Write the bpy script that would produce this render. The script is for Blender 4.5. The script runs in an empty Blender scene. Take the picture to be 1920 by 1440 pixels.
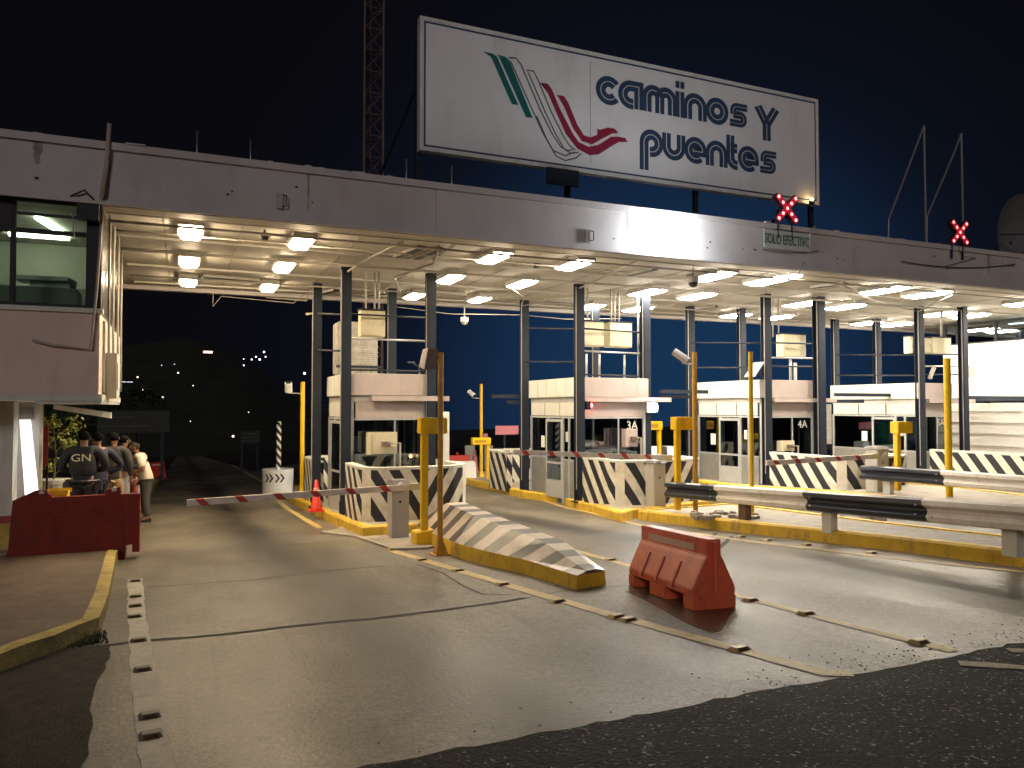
import bpy, bmesh, math, random
from mathutils import Vector, Matrix
R = math.radians
random.seed(7)
SC = bpy.context.scene
COL = SC.collection

# ---------------------------------------------------------------- camera
FPX, PITCH, YAW, CAMH, SLOPE = 1430.0, R(1.8), R(23.4), 1.6, .051
cam = bpy.data.cameras.new('camera')
cam.sensor_width = 36; cam.lens = 36*FPX/1920; cam.clip_start = .05; cam.clip_end = 3000
camo = bpy.data.objects.new('camera', cam); COL.objects.link(camo)
camo.location = (0, 0, CAMH); camo.rotation_euler = (R(90)+PITCH, 0, -YAW)
SC.camera = camo

# ---------------------------------------------------------------- night sky, added fill sun, exposure
SC.view_settings.view_transform = 'Standard'; SC.view_settings.look = 'None'
SC.view_settings.exposure = 0.0; SC.view_settings.gamma = 1
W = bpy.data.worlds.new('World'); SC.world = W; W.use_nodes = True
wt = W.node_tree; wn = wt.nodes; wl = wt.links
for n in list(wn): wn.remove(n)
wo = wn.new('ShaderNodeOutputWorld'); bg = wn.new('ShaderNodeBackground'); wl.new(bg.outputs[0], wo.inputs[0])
tc = wn.new('ShaderNodeTexCoord')
sky = wn.new('ShaderNodeTexSky'); sky.sky_type = 'NISHITA'; sky.sun_disc = False
sky.sun_elevation = R(-6); sky.sun_rotation = R(40); sky.air_density = 2; sky.dust_density = 1; sky.ozone_density = 4
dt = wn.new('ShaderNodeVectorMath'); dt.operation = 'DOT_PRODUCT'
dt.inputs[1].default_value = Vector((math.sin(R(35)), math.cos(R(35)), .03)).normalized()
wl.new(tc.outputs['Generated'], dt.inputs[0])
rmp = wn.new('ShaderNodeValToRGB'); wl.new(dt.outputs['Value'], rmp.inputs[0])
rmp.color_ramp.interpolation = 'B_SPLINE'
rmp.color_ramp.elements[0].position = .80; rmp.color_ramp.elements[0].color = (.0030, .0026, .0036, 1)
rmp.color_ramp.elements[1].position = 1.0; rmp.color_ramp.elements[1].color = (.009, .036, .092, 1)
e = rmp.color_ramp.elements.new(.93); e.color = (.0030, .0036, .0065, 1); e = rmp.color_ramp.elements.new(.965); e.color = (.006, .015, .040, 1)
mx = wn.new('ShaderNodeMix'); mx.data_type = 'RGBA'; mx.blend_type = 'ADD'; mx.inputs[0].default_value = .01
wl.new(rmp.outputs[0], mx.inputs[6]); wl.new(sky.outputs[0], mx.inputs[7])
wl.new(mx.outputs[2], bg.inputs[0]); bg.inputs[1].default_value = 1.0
sun = bpy.data.lights.new('fill_sun', 'SUN'); sun.energy = .50; sun.angle = R(12); sun.color = (1, .90, .90)  # weak sun added as frontal fill from behind the camera
so = bpy.data.objects.new('fill_sun', sun); COL.objects.link(so)
so.rotation_euler = Vector((.42, .82, -.30)).to_track_quat('-Z', 'Y').to_euler()

# ---------------------------------------------------------------- ground shape and pixel helpers
def ss(a, b, x):
    t = max(0., min(1., (x-a)/(b-a))); return t*t*(3-2*t)
def gz(x, y):
    z = -SLOPE*y
    z += .25*ss(9, 16, x)*ss(6, 14, y)
    z += .046*ss(5, 8.5, x)*max(0., min(9., y-16.5))
    return z
def ray(px, py):
    u = (px-960)/FPX; v = (720-py)/FPX
    f = math.cos(PITCH)-v*math.sin(PITCH); z = math.sin(PITCH)+v*math.cos(PITCH)
    return f*math.sin(YAW)+u*math.cos(YAW), f*math.cos(YAW)-u*math.sin(YAW), z
def G(px, py, h=0):          # where a sight line meets the ground raised by h
    x, y, z = ray(px, py); lo, hi = .5, 400.
    fn = lambda t: CAMH+z*t-gz(x*t, y*t)-h
    t = 1.
    while t < 300 and fn(t) > 0: t += .25
    lo, hi = t-.25, t
    for _ in range(30):
        m = (lo+hi)/2
        if fn(m) > 0: lo = m
        else: hi = m
    return Vector((x*lo, y*lo, CAMH+z*lo))
def onY(px, py, Y):
    x, y, z = ray(px, py); t = Y/y; return Vector((x*t, Y, CAMH+z*t))
def onX(px, py, X):
    x, y, z = ray(px, py); t = X/x; return Vector((X, y*t, CAMH+z*t))
def onZ(px, py, Z):
    x, y, z = ray(px, py); t = (Z-CAMH)/z; return Vector((x*t, y*t, Z))

# ---------------------------------------------------------------- materials
MATS = {}
def mat(name, col, rough=.6, metal=0., var=.0, scale=3., dirt=None, dirt_amt=.35, bump=0., spec=.5, coat=0.):
    if name in MATS: return MATS[name]
    m = bpy.data.materials.new(name); m.use_nodes = True
    nt = m.node_tree; b = nt.nodes['Principled BSDF']
    b.inputs['Base Color'].default_value = (*col, 1); b.inputs['Roughness'].default_value = rough
    b.inputs['Metallic'].default_value = metal; b.inputs['Specular IOR Level'].default_value = spec
    if coat: b.inputs['Coat Weight'].default_value = coat
    if var or dirt or bump:
        t = nt.nodes.new('ShaderNodeTexCoord')
        n = nt.nodes.new('ShaderNodeTexNoise'); n.inputs['Scale'].default_value = scale
        n.inputs['Detail'].default_value = 8; n.inputs['Roughness'].default_value = .65
        nt.links.new(t.outputs['Object'], n.inputs['Vector'])
        r = nt.nodes.new('ShaderNodeValToRGB'); nt.links.new(n.outputs['Fac'], r.inputs[0])
        r.color_ramp.elements[0].position = .3; r.color_ramp.elements[1].position = .7
        r.color_ramp.elements[0].color = (*[c*(1-var) for c in col], 1)
        r.color_ramp.elements[1].color = (*[min(1, c*(1+var)) for c in col], 1)
        out = r.outputs[0]
        if dirt:
            n2 = nt.nodes.new('ShaderNodeTexNoise'); n2.inputs['Scale'].default_value = scale*1.7
            n2.inputs['Detail'].default_value = 10; n2.inputs['Roughness'].default_value = .7
            mp = nt.nodes.new('ShaderNodeMapping'); mp.inputs['Scale'].default_value = (1, 1, .35)
            mp.inputs['Location'].default_value = (3.1, 7.7, 1.3)
            nt.links.new(t.outputs['Object'], mp.inputs[0]); nt.links.new(mp.outputs[0], n2.inputs['Vector'])
            r2 = nt.nodes.new('ShaderNodeValToRGB'); nt.links.new(n2.outputs['Fac'], r2.inputs[0])
            r2.color_ramp.elements[0].position = .52; r2.color_ramp.elements[0].color = (0, 0, 0, 1)
            r2.color_ramp.elements[1].position = .72; r2.color_ramp.elements[1].color = (dirt_amt,)*3+(1,)
            mm = nt.nodes.new('ShaderNodeMix'); mm.data_type = 'RGBA'
            nt.links.new(r2.outputs[0], mm.inputs[0]); nt.links.new(out, mm.inputs[6])
            mm.inputs[7].default_value = (*dirt, 1); out = mm.outputs[2]
        nt.links.new(out, b.inputs['Base Color'])
        if bump:
            bp = nt.nodes.new('ShaderNodeBump'); bp.inputs['Strength'].default_value = bump; bp.inputs['Distance'].default_value = .02
            n3 = nt.nodes.new('ShaderNodeTexNoise'); n3.inputs['Scale'].default_value = scale*9; n3.inputs['Detail'].default_value = 5
            nt.links.new(t.outputs['Object'], n3.inputs['Vector'])
            nt.links.new(n3.outputs['Fac'], bp.inputs['Height']); nt.links.new(bp.outputs[0], b.inputs['Normal'])
    MATS[name] = m; return m
def emit(name, col, s, base=(.8, .8, .8)):
    if name in MATS: return MATS[name]
    m = bpy.data.materials.new(name); m.use_nodes = True; nt = m.node_tree
    b = nt.nodes['Principled BSDF']; b.inputs['Base Color'].default_value = (*base, 1)
    b.inputs['Emission Color'].default_value = (*col, 1); b.inputs['Emission Strength'].default_value = s
    MATS[name] = m; return m
def glassmat(name, tint, refl=.35, rough=.03):
    if name in MATS: return MATS[name]
    m = bpy.data.materials.new(name); m.use_nodes = True; nt = m.node_tree
    for n in list(nt.nodes): nt.nodes.remove(n)
    o = nt.nodes.new('ShaderNodeOutputMaterial'); tr = nt.nodes.new('ShaderNodeBsdfTransparent'); gl = nt.nodes.new('ShaderNodeBsdfGlossy')
    tr.inputs[0].default_value = (*tint, 1); gl.inputs['Color'].default_value = (.9, .95, 1, 1); gl.inputs['Roughness'].default_value = rough
    fr = nt.nodes.new('ShaderNodeFresnel'); fr.inputs[0].default_value = 1.5
    ma = nt.nodes.new('ShaderNodeMath'); ma.operation = 'MULTIPLY_ADD'; ma.inputs[1].default_value = 1.; ma.inputs[2].default_value = refl*.2
    nt.links.new(fr.outputs[0], ma.inputs[0])
    mix = nt.nodes.new('ShaderNodeMixShader'); nt.links.new(ma.outputs[0], mix.inputs[0])
    nt.links.new(tr.outputs[0], mix.inputs[1]); nt.links.new(gl.outputs[0], mix.inputs[2]); nt.links.new(mix.outputs[0], o.inputs[0])
    MATS[name] = m; return m
def stripes(name, c1, c2, vec, freq, phase=0., duty=.5, mirror=False, rough=.6, side=None):
    """two paints in slanting bands; vec gives the direction across the bands in object space"""
    if name in MATS: return MATS[name]
    m = bpy.data.materials.new(name); m.use_nodes = True; nt = m.node_tree; N = nt.nodes; L = nt.links
    b = N['Principled BSDF']; b.inputs['Roughness'].default_value = rough
    t = N.new('ShaderNodeTexCoord'); sp = N.new('ShaderNodeSeparateXYZ'); L.new(t.outputs['Object'], sp.inputs[0])
    def band(v, mir):
        x = sp.outputs[0]
        if mir:
            a = N.new('ShaderNodeMath'); a.operation = 'ABSOLUTE'; L.new(x, a.inputs[0]); x = a.outputs[0]
        c = N.new('ShaderNodeCombineXYZ'); L.new(x, c.inputs[0]); L.new(sp.outputs[1], c.inputs[1]); L.new(sp.outputs[2], c.inputs[2])
        d = N.new('ShaderNodeVectorMath'); d.operation = 'DOT_PRODUCT'; L.new(c.outputs[0], d.inputs[0]); d.inputs[1].default_value = v
        k = N.new('ShaderNodeMath'); k.operation = 'MULTIPLY_ADD'; L.new(d.outputs['Value'], k.inputs[0]); k.inputs[1].default_value = freq; k.inputs[2].default_value = phase+50
        f = N.new('ShaderNodeMath'); f.operation = 'FRACT'; L.new(k.outputs[0], f.inputs[0])
        g = N.new('ShaderNodeMath'); g.operation = 'GREATER_THAN'; L.new(f.outputs[0], g.inputs[0]); g.inputs[1].default_value = duty
        return g.outputs[0]
    fac = band(vec, mirror)
    if side is not None:      # another slant on faces that look sideways
        f2 = band(side, False)
        ge = N.new('ShaderNodeNewGeometry'); s2 = N.new('ShaderNodeSeparateXYZ'); L.new(ge.outputs['Normal'], s2.inputs[0])
        a = N.new('ShaderNodeMath'); a.operation = 'ABSOLUTE'; L.new(s2.outputs[0], a.inputs[0])
        g = N.new('ShaderNodeMath'); g.operation = 'GREATER_THAN'; L.new(a.outputs[0], g.inputs[0]); g.inputs[1].default_value = .75
        mm = N.new('ShaderNodeMix'); L.new(g.outputs[0], mm.inputs[0]); L.new(fac, mm.inputs[2]); L.new(f2, mm.inputs[3]); fac = mm.outputs[0]
        h1 = N.new('ShaderNodeMath'); h1.operation = 'COMPARE'; L.new(a.outputs[0], h1.inputs[0]); h1.inputs[1].default_value = .70; h1.inputs[2].default_value = .27
        h2 = N.new('ShaderNodeMath'); h2.operation = 'SUBTRACT'; h2.use_clamp = True; L.new(fac, h2.inputs[0]); L.new(h1.outputs[0], h2.inputs[1]); fac = h2.outputs[0]
    nz = N.new('ShaderNodeTexNoise'); nz.inputs['Scale'].default_value = 6; nz.inputs['Detail'].default_value = 8; L.new(t.outputs['Object'], nz.inputs['Vector'])
    mx = N.new('ShaderNodeMix'); mx.data_type = 'RGBA'; L.new(fac, mx.inputs[0]); mx.inputs[6].default_value = (*c1, 1); mx.inputs[7].default_value = (*c2, 1)
    rp = N.new('ShaderNodeValToRGB'); L.new(nz.outputs['Fac'], rp.inputs[0]); rp.color_ramp.elements[0].color = (.78, .76, .73, 1); rp.color_ramp.elements[1].color = (1, 1, 1, 1)
    rp.color_ramp.elements[0].position = .3; rp.color_ramp.elements[1].position = .6
    ml = N.new('ShaderNodeMix'); ml.data_type = 'RGBA'; ml.blend_type = 'MULTIPLY'; ml.inputs[0].default_value = 1
    L.new(mx.outputs[2], ml.inputs[6]); L.new(rp.outputs[0], ml.inputs[7]); L.new(ml.outputs[2], b.inputs['Base Color'])
    MATS[name] = m; return m

CREAM, BLACK = (.72, .68, .57), (.018, .019, .026)
M_WHITE = mat('white paint', (.72, .70, .66), .5, var=.06, scale=2, dirt=(.25, .2, .16), dirt_amt=.4)
M_CEIL = mat('ceiling paint', (.42, .39, .34), .6, var=.08, scale=.8, dirt=(.3, .25, .2), dirt_amt=.3)
M_FASC = mat('fascia paint', (.50, .465, .455), .6, var=.10, scale=.7, dirt=(.26, .22, .21), dirt_amt=.35, bump=.1)
M_PINK = mat('pinkish render', (.70, .55, .46), .7, var=.06, scale=1.2, dirt=(.3, .22, .18), dirt_amt=.3)
M_CREAMP = mat('cream paint', (.62, .62, .55), .5, var=.05, scale=2, dirt=(.3, .26, .2), dirt_amt=.35)
M_STEEL = mat('dark painted steel', (.018, .024, .036), .58, var=.2, scale=3, spec=.25)
M_GALV = mat('galvanised steel', (.45, .46, .47), .4, metal=.8, var=.1, scale=8)
M_PIPE = mat('painted pipe', (.36, .33, .29), .45, var=.08, scale=5)
M_ALU = mat('aluminium frame', (.50, .51, .49), .4, metal=.3, var=.08, scale=6)
M_DARK = mat('dark void', (.02, .02, .022), .7)
M_BLACKP = mat('black plastic', (.02, .02, .022), .4)
M_BEIGE = mat('beige cabinet', (.66, .60, .42), .45, var=.05, scale=3, dirt=(.35, .25, .15), dirt_amt=.3)
M_GREYBOX = mat('grey cabinet', (.42, .40, .36), .45, var=.06, scale=4, dirt=(.2, .17, .14), dirt_amt=.35)
M_YEL = mat('yellow enamel', (.80, .50, .012), .45, var=.10, scale=3, dirt=(.3, .17, .03), dirt_amt=.5)
M_RUSTY = mat('rusty yellow enamel', (.52, .27, .03), .55, var=.25, scale=7, dirt=(.18, .08, .03), dirt_amt=.8)
M_KERBY = mat('yellow kerb paint', (.66, .42, .03), .6, var=.18, scale=4, dirt=(.16, .14, .10), dirt_amt=.9, bump=.3)
M_KERBO = mat('old yellow kerb paint', (.46, .34, .08), .75, var=.25, scale=4, dirt=(.10, .10, .06), dirt_amt=.95, bump=.4)
M_ORANGE = mat('orange plastic', (.76, .135, .055), .42, var=.14, scale=5, dirt=(.24, .09, .06), dirt_amt=.8, bump=.1)
M_REDP = mat('dark red plastic', (.20, .024, .014), .65, spec=.2, var=.2, scale=4, dirt=(.10, .03, .022), dirt_amt=.9)
M_GLASS = glassmat('booth glass', (.52, .58, .64), refl=.6)
M_GLASSG = glassmat('office glass', (.84, .90, .84), refl=.5)
M_MOON = stripes('unused', CREAM, BLACK, (1, 0, 0), 1)

# ---------------------------------------------------------------- mesh building
WL = {}
class MB:
    def __init__(s): s.bm = bmesh.new()
    def quad(s, pts):
        s.bm.faces.new([s.bm.verts.new(p) for p in pts]); return s
    def box(s, x0, x1, y0, y1, z0, z1):
        return s.hexa([(x0, y0, z0), (x1, y0, z0), (x1, y1, z0), (x0, y1, z0), (x0, y0, z1), (x1, y0, z1), (x1, y1, z1), (x0, y1, z1)])
    def hexa(s, p):
        v = [s.bm.verts.new(q) for q in p]
        for f in ((3, 2, 1, 0), (4, 5, 6, 7), (0, 1, 5, 4), (1, 2, 6, 5), (2, 3, 7, 6), (3, 0, 4, 7)): s.bm.faces.new([v[i] for i in f])
        return s
    def obox(s, c, size, rot):
        c = Vector(c); h = Vector(size)/2; m = rot if isinstance(rot, Matrix) else Matrix.Rotation(rot, 3, 'Z')
        return s.hexa([c+m@Vector((sx*h.x, sy*h.y, sz*h.z)) for sz in (-1, 1) for sx, sy in ((-1, -1), (1, -1), (1, 1), (-1, 1))])
    def tube(s, pts, r, seg=8, caps=True):
        pts = [Vector(p) for p in pts]; n = len(pts); rings = []; prev = None
        rs = r if isinstance(r, (list, tuple)) else [r]*n
        for i, p in enumerate(pts):
            d = (pts[min(i+1, n-1)]-pts[max(i-1, 0)]).normalized()
            if prev is None: a = d.orthogonal().normalized()
            else:
                a = prev-d*prev.dot(d)
                a = a.normalized() if a.length > 1e-6 else d.orthogonal().normalized()
            prev = a; b = d.cross(a)
            rings.append([s.bm.verts.new(p+(a*math.cos(2*math.pi*k/seg)+b*math.sin(2*math.pi*k/seg))*rs[i]) for k in range(seg)])
        for i in range(n-1):
            for k in range(seg): s.bm.faces.new((rings[i][k], rings[i][(k+1) % seg], rings[i+1][(k+1) % seg], rings[i+1][k]))
        if caps: s.bm.faces.new(rings[0][::-1]); s.bm.faces.new(rings[-1])
        return s
    def prism(s, poly, fn, d0, d1):       # poly of 2-D points, fn(u, v, depth) -> xyz
        n = len(poly); a = [s.bm.verts.new(fn(u, v, d0)) for u, v in poly]; b = [s.bm.verts.new(fn(u, v, d1)) for u, v in poly]
        s.bm.faces.new(a); s.bm.faces.new(b[::-1])
        for i in range(n): s.bm.faces.new((a[i], b[i], b[(i+1) % n], a[(i+1) % n]))
        return s
    def strip(s, L, Rr):                  # ribbon between two point lists
        a = [s.bm.verts.new(p) for p in L]; b = [s.bm.verts.new(p) for p in Rr]
        for i in range(len(a)-1): s.bm.faces.new((a[i], a[i+1], b[i+1], b[i]))
        return s
    def sweep(s, path, sect, closed=True):   # sect(i) -> list of xyz
        rings = [[s.bm.verts.new(q) for q in sect(i)] for i in range(len(path))]; m = len(rings[0])
        for i in range(len(rings)-1):
            for k in range(m if closed else m-1): s.bm.faces.new((rings[i][k], rings[i][(k+1) % m], rings[i+1][(k+1) % m], rings[i+1][k]))
        if closed: s.bm.faces.new(rings[0][::-1]); s.bm.faces.new(rings[-1])
        return s
    def ball(s, c, r, seg=10, sc=(1, 1, 1)):
        m = Matrix.Translation(c) @ Matrix.Diagonal((r*sc[0], r*sc[1], r*sc[2], 1))
        bmesh.ops.create_uvsphere(s.bm, u_segments=seg, v_segments=max(4, seg-3), radius=1, matrix=m); return s
    def build(s, name, m, parent=None, loc=None, smooth=False, bevel=0.):
        org = WL[parent.as_pointer()] if parent is not None else Vector(loc if loc is not None else (0, 0, 0))
        bmesh.ops.recalc_face_normals(s.bm, faces=s.bm.faces)
        if bevel: bmesh.ops.bevel(s.bm, geom=list(s.bm.edges), offset=bevel, segments=2, affect='EDGES', clamp_overlap=True)
        bmesh.ops.translate(s.bm, verts=s.bm.verts, vec=-org)
        me = bpy.data.meshes.new(name); s.bm.to_mesh(me); s.bm.free(); me.materials.append(m)
        if smooth:
            for p in me.polygons: p.use_smooth = True
        o = bpy.data.objects.new(name, me); COL.objects.link(o)
        if parent is not None: o.parent = parent
        else: o.location = org
        WL[o.as_pointer()] = org; return o
def box(*a): return MB().box(*a)
def tag(o, label=None, cat=None, group=None, kind=None):
    if label: o['label'] = label
    if cat: o['category'] = cat
    if group: o['group'] = group
    if kind: o['kind'] = kind
    return o
def thing(name, label, cat, loc, group=None):
    o = bpy.data.objects.new(name, None); o.empty_display_size = .2; COL.objects.link(o); o.location = loc
    WL[o.as_pointer()] = Vector(loc); return tag(o, label, cat, group)
def struct(o, label, cat): return tag(o, label, cat, kind='structure')
def text_mesh(txt, size, depth=.004):
    cu = bpy.data.curves.new('t', 'FONT'); cu.body = txt; cu.size = size; cu.extrude = depth; cu.align_x = 'CENTER'; cu.align_y = 'CENTER'
    o = bpy.data.objects.new('t', cu); COL.objects.link(o)
    me = bpy.data.meshes.new_from_object(o.evaluated_get(bpy.context.evaluated_depsgraph_get()))
    bpy.data.objects.remove(o); bpy.data.curves.remove(cu); return me
def put_text(name, txt, size, m, parent, centre, rot, sx=1., bold=0.):
    me = text_mesh(txt, size); me.name = name
    M = Matrix.Translation(Vector(centre)-WL[parent.as_pointer()]) @ rot.to_4x4() @ Matrix.Diagonal((sx, 1, 1, 1))
    me.transform(M); me.materials.clear(); me.materials.append(m)
    o = bpy.data.objects.new(name, me); COL.objects.link(o); o.parent = parent; return o
FACE_CAM = Matrix.Rotation(R(90), 3, 'X')           # text upright, read from -Y

# ================================================================ GROUND
def road_mat():
    m = bpy.data.materials.new('worn concrete'); m.use_nodes = True; nt = m.node_tree; N = nt.nodes; L = nt.links
    b = N['Principled BSDF']; t = N.new('ShaderNodeTexCoord')
    def noise(sc, det, scale3=(1, 1, 1), rough=.6):
        mp = N.new('ShaderNodeMapping'); mp.inputs['Scale'].default_value = scale3; L.new(t.outputs['Object'], mp.inputs[0])
        n = N.new('ShaderNodeTexNoise'); n.inputs['Scale'].default_value = sc; n.inputs['Detail'].default_value = det; n.inputs['Roughness'].default_value = rough
        L.new(mp.outputs[0], n.inputs['Vector']); return n.outputs['Fac']
    def ramp(fac, stops):
        r = N.new('ShaderNodeValToRGB'); L.new(fac, r.inputs[0]); el = r.color_ramp.elements
        el[0].position, el[0].color = stops[0][0], (*stops[0][1], 1); el[1].position, el[1].color = stops[-1][0], (*stops[-1][1], 1)
        for p, c in stops[1:-1]:
            e = el.new(p); e.color = (*c, 1)
        return r.outputs[0]
    def mix(a, b_, mode='MULTIPLY', f=1.):
        x = N.new('ShaderNodeMix'); x.data_type = 'RGBA'; x.blend_type = mode; x.inputs[0].default_value = f
        L.new(a, x.inputs[6]); L.new(b_, x.inputs[7]); return x.outputs[2]
    base = ramp(noise(1.1, 10), [(.3, (.160, .142, .112)), (.7, (.238, .213, .170))])
    grit = ramp(noise(42, 3), [(.32, (.62, .62, .62)), (.5, (1, 1, 1)), (.68, (1.42, 1.40, 1.36))])
    wear = ramp(noise(.5, 5, (1.5, .22, 1), .5), [(.34, (.55, .54, .53)), (.62, (1, 1, 1))])     # drip and tyre streaks along the lanes
    spots = ramp(noise(4.2, 4), [(.20, (.55, .53, .50)), (.30, (1, 1, 1))])
    grit2 = ramp(noise(15, 4, rough=.6), [(.30, (.72, .71, .70)), (.50, (1, 1, 1)), (.72, (1.22, 1.21, 1.19))])
    scuff = ramp(noise(2.6, 6, (3.0, .10, 1), .7), [(.30, (.70, .69, .67)), (.44, (1, 1, 1))])
    patch = ramp(noise(.33, 3, (1, 1, 1), .5), [(.38, (.80, .79, .78)), (.60, (1.12, 1.11, 1.09))])
    c = mix(mix(mix(mix(mix(base, grit), grit2), scuff), patch), wear)
    sx = N.new('ShaderNodeSeparateXYZ'); L.new(t.outputs['Object'], sx.inputs[0])
    def mth(op, a, b2=None, c2=None):
        k = N.new('ShaderNodeMath'); k.operation = op
        for i, v in enumerate((a, b2, c2)):
            if v is None: continue
            if isinstance(v, (int, float)): k.inputs[i].default_value = v
            else: L.new(v, k.inputs[i])
        return k.outputs[0]
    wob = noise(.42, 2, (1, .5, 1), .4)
    for a0, b0, wd_ in ((.80, 3.9, .50), (5.75, 8.0, .55), (11.9, 0, .5), (17.1, 0, .5)):      # darker band down the middle of each lane
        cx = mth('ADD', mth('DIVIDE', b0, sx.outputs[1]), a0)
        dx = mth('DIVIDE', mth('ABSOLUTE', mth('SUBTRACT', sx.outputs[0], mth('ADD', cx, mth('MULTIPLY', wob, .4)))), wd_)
        lane_dark = mth('MULTIPLY', mth('POWER', 2.718, mth('MULTIPLY', mth('MULTIPLY', dx, dx), -1.)), mth('MULTIPLY_ADD', wob, 1.9, .0))
        oc = N.new('ShaderNodeMix'); oc.data_type = 'RGBA'; oc.clamp_factor = True; L.new(lane_dark, oc.inputs[0]); L.new(c, oc.inputs[6]); oc.inputs[7].default_value = (.030, .027, .024, 1); c = oc.outputs[2]
    L.new(c, b.inputs['Base Color'])
    rr = ramp(noise(.9, 2, (1.3, .5, 1), .4), [(.3, (.36,)*3), (.7, (.52,)*3)]); L.new(rr, b.inputs['Roughness'])
    bp = N.new('ShaderNodeBump'); bp.inputs['Strength'].default_value = .34; bp.inputs['Distance'].default_value = .010
    L.new(noise(36, 3, rough=.6), bp.inputs['Height']); L.new(bp.outputs[0], b.inputs['Normal']); b.inputs['Specular IOR Level'].default_value = .34
    return m
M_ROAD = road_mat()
def asphalt_mat():
    m = bpy.data.materials.new('coarse wet asphalt'); m.use_nodes = True; nt = m.node_tree; N = nt.nodes; L = nt.links; b = N['Principled BSDF']
    t = N.new('ShaderNodeTexCoord'); v = N.new('ShaderNodeTexVoronoi'); v.inputs['Scale'].default_value = 62; L.new(t.outputs['Object'], v.inputs['Vector'])
    def noise(sc, det):
        n = N.new('ShaderNodeTexNoise'); n.inputs['Scale'].default_value = sc; n.inputs['Detail'].default_value = det; L.new(t.outputs['Object'], n.inputs['Vector']); return n.outputs['Fac']
    big = noise(1.7, 6)
    r = N.new('ShaderNodeValToRGB'); L.new(big, r.inputs[0]); r.color_ramp.elements[0].position = .35; r.color_ramp.elements[0].color = (.0008, .0007, .0006, 1); r.color_ramp.elements[1].position = .68; r.color_ramp.elements[1].color = (.012, .0105, .009, 1)
    sep = N.new('ShaderNodeSeparateColor'); L.new(v.outputs['Color'], sep.inputs[0])
    st = N.new('ShaderNodeValToRGB'); L.new(sep.outputs[0], st.inputs[0]); st.color_ramp.elements[0].position = .0; st.color_ramp.elements[0].color = (.35, .35, .35, 1); st.color_ramp.elements[1].position = .985; st.color_ramp.elements[1].color = (1.2, 1.2, 1.2, 1); e = st.color_ramp.elements.new(.995); e.color = (3.4, 3.3, 3.1, 1)
    s2 = N.new('ShaderNodeMix'); s2.data_type = 'RGBA'; s2.blend_type = 'MULTIPLY'; s2.inputs[0].default_value = 1; L.new(r.outputs[0], s2.inputs[6]); L.new(st.outputs[0], s2.inputs[7]); L.new(s2.outputs[2], b.inputs['Base Color'])
    rr = N.new('ShaderNodeValToRGB'); L.new(sep.outputs[1], rr.inputs[0]); rr.color_ramp.elements[0].position = .015; rr.color_ramp.elements[0].color = (.14,)*3+(1,); rr.color_ramp.elements[1].position = .07; rr.color_ramp.elements[1].color = (.75,)*3+(1,); L.new(rr.outputs[0], b.inputs['Roughness'])
    ad = N.new('ShaderNodeMath'); ad.operation = 'MULTIPLY_ADD'; L.new(noise(38, 6), ad.inputs[0]); ad.inputs[1].default_value = 1.6; L.new(sep.outputs[2], ad.inputs[2])
    bp = N.new('ShaderNodeBump'); bp.inputs['Strength'].default_value = .9; bp.inputs['Distance'].default_value = .012; L.new(ad.outputs[0], bp.inputs['Height']); L.new(bp.outputs[0], b.inputs['Normal'])
    b.inputs['Specular IOR Level'].default_value = .14; return m
M_ASPH = asphalt_mat()
M_ASPH2 = mat('old asphalt', (.045, .034, .026), .8, spec=.2, var=.4, scale=9, dirt=(.03, .022, .018), dirt_amt=.8, bump=.9)
M_WALK = mat('sidewalk concrete', (.13, .085, .055), .75, var=.3, scale=2.2, dirt=(.05, .035, .025), dirt_amt=.8, bump=.5)
M_SLAB = mat('island concrete', (.33, .29, .23), .7, var=.2, scale=3, dirt=(.1, .09, .07), dirt_amt=.7, bump=.4)
M_LINEY = mat('faded yellow road paint', (.56, .42, .16), .55, var=.15, scale=5, dirt=(.22, .18, .12), dirt_amt=.75)
M_LINEW = mat('faded white road paint', (.42, .39, .33), .6, var=.15, scale=5, dirt=(.18, .15, .12), dirt_amt=.7)

def sheet(name, xs, ys, m, dz, label, zf=gz, keep=None):
    mb = MB(); V = {}
    for i, x in enumerate(xs):
        for j, y in enumerate(ys): V[i, j] = mb.bm.verts.new((x, y, zf(x, y)+dz))
    for i in range(len(xs)-1):
        for j in range(len(ys)-1): mb.bm.faces.new((V[i, j], V[i+1, j], V[i+1, j+1], V[i, j+1]))
    o = mb.build(name, m); return struct(o, label, 'ground')
def rng(a, b, s):
    n = max(1, round((b-a)/s)); return [a+(b-a)*i/n for i in range(n+1)]
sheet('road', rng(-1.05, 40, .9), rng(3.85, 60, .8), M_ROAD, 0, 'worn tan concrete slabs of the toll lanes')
sheet('ground', rng(-60, 90, 6)+[120, 200, 400], [-60, -30, -10, -5, 0, 2, 3.85]+rng(4.65, 60, .8*2)+[80, 120, 200, 400], M_ASPH2, -.12, 'dark ground around the toll plaza')
# coarse asphalt apron near the viewer with a ragged edge, lying over the slab ends
def ragged(name, pts_far, pts_near, m, dz, label):
    mb = MB(); mb.strip([(x, y, gz(x, y)+dz) for x, y in pts_far], [(x, y, gz(x, y)+dz) for x, y in pts_near])
    return struct(mb.build(name, m), label, 'ground')
xs = rng(-.2, 30, .12)
ragged('asphalt_apron', [(x, 3.85+random.uniform(-.03, .03)+.015*math.sin(x*2.3)) for x in xs], [(x, -6) for x in xs], M_ASPH, .006, 'black coarse asphalt apron in front of the concrete lanes')
ys = rng(-4, 7.2, .16)
ragged('asphalt_patch', [(-.47+.022*math.sin(y*3)+random.uniform(-.014, .014)-.024*(y-5), y) for y in ys], [(-7, y) for y in ys], M_ASPH2, .008, 'broken dark asphalt beside the narrow concrete edge strip')
sheet('far_road', rng(-1.05, 4.9, .9), rng(60, 230, 10), M_ROAD, .004, 'dim road running on beyond the toll lanes')
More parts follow.
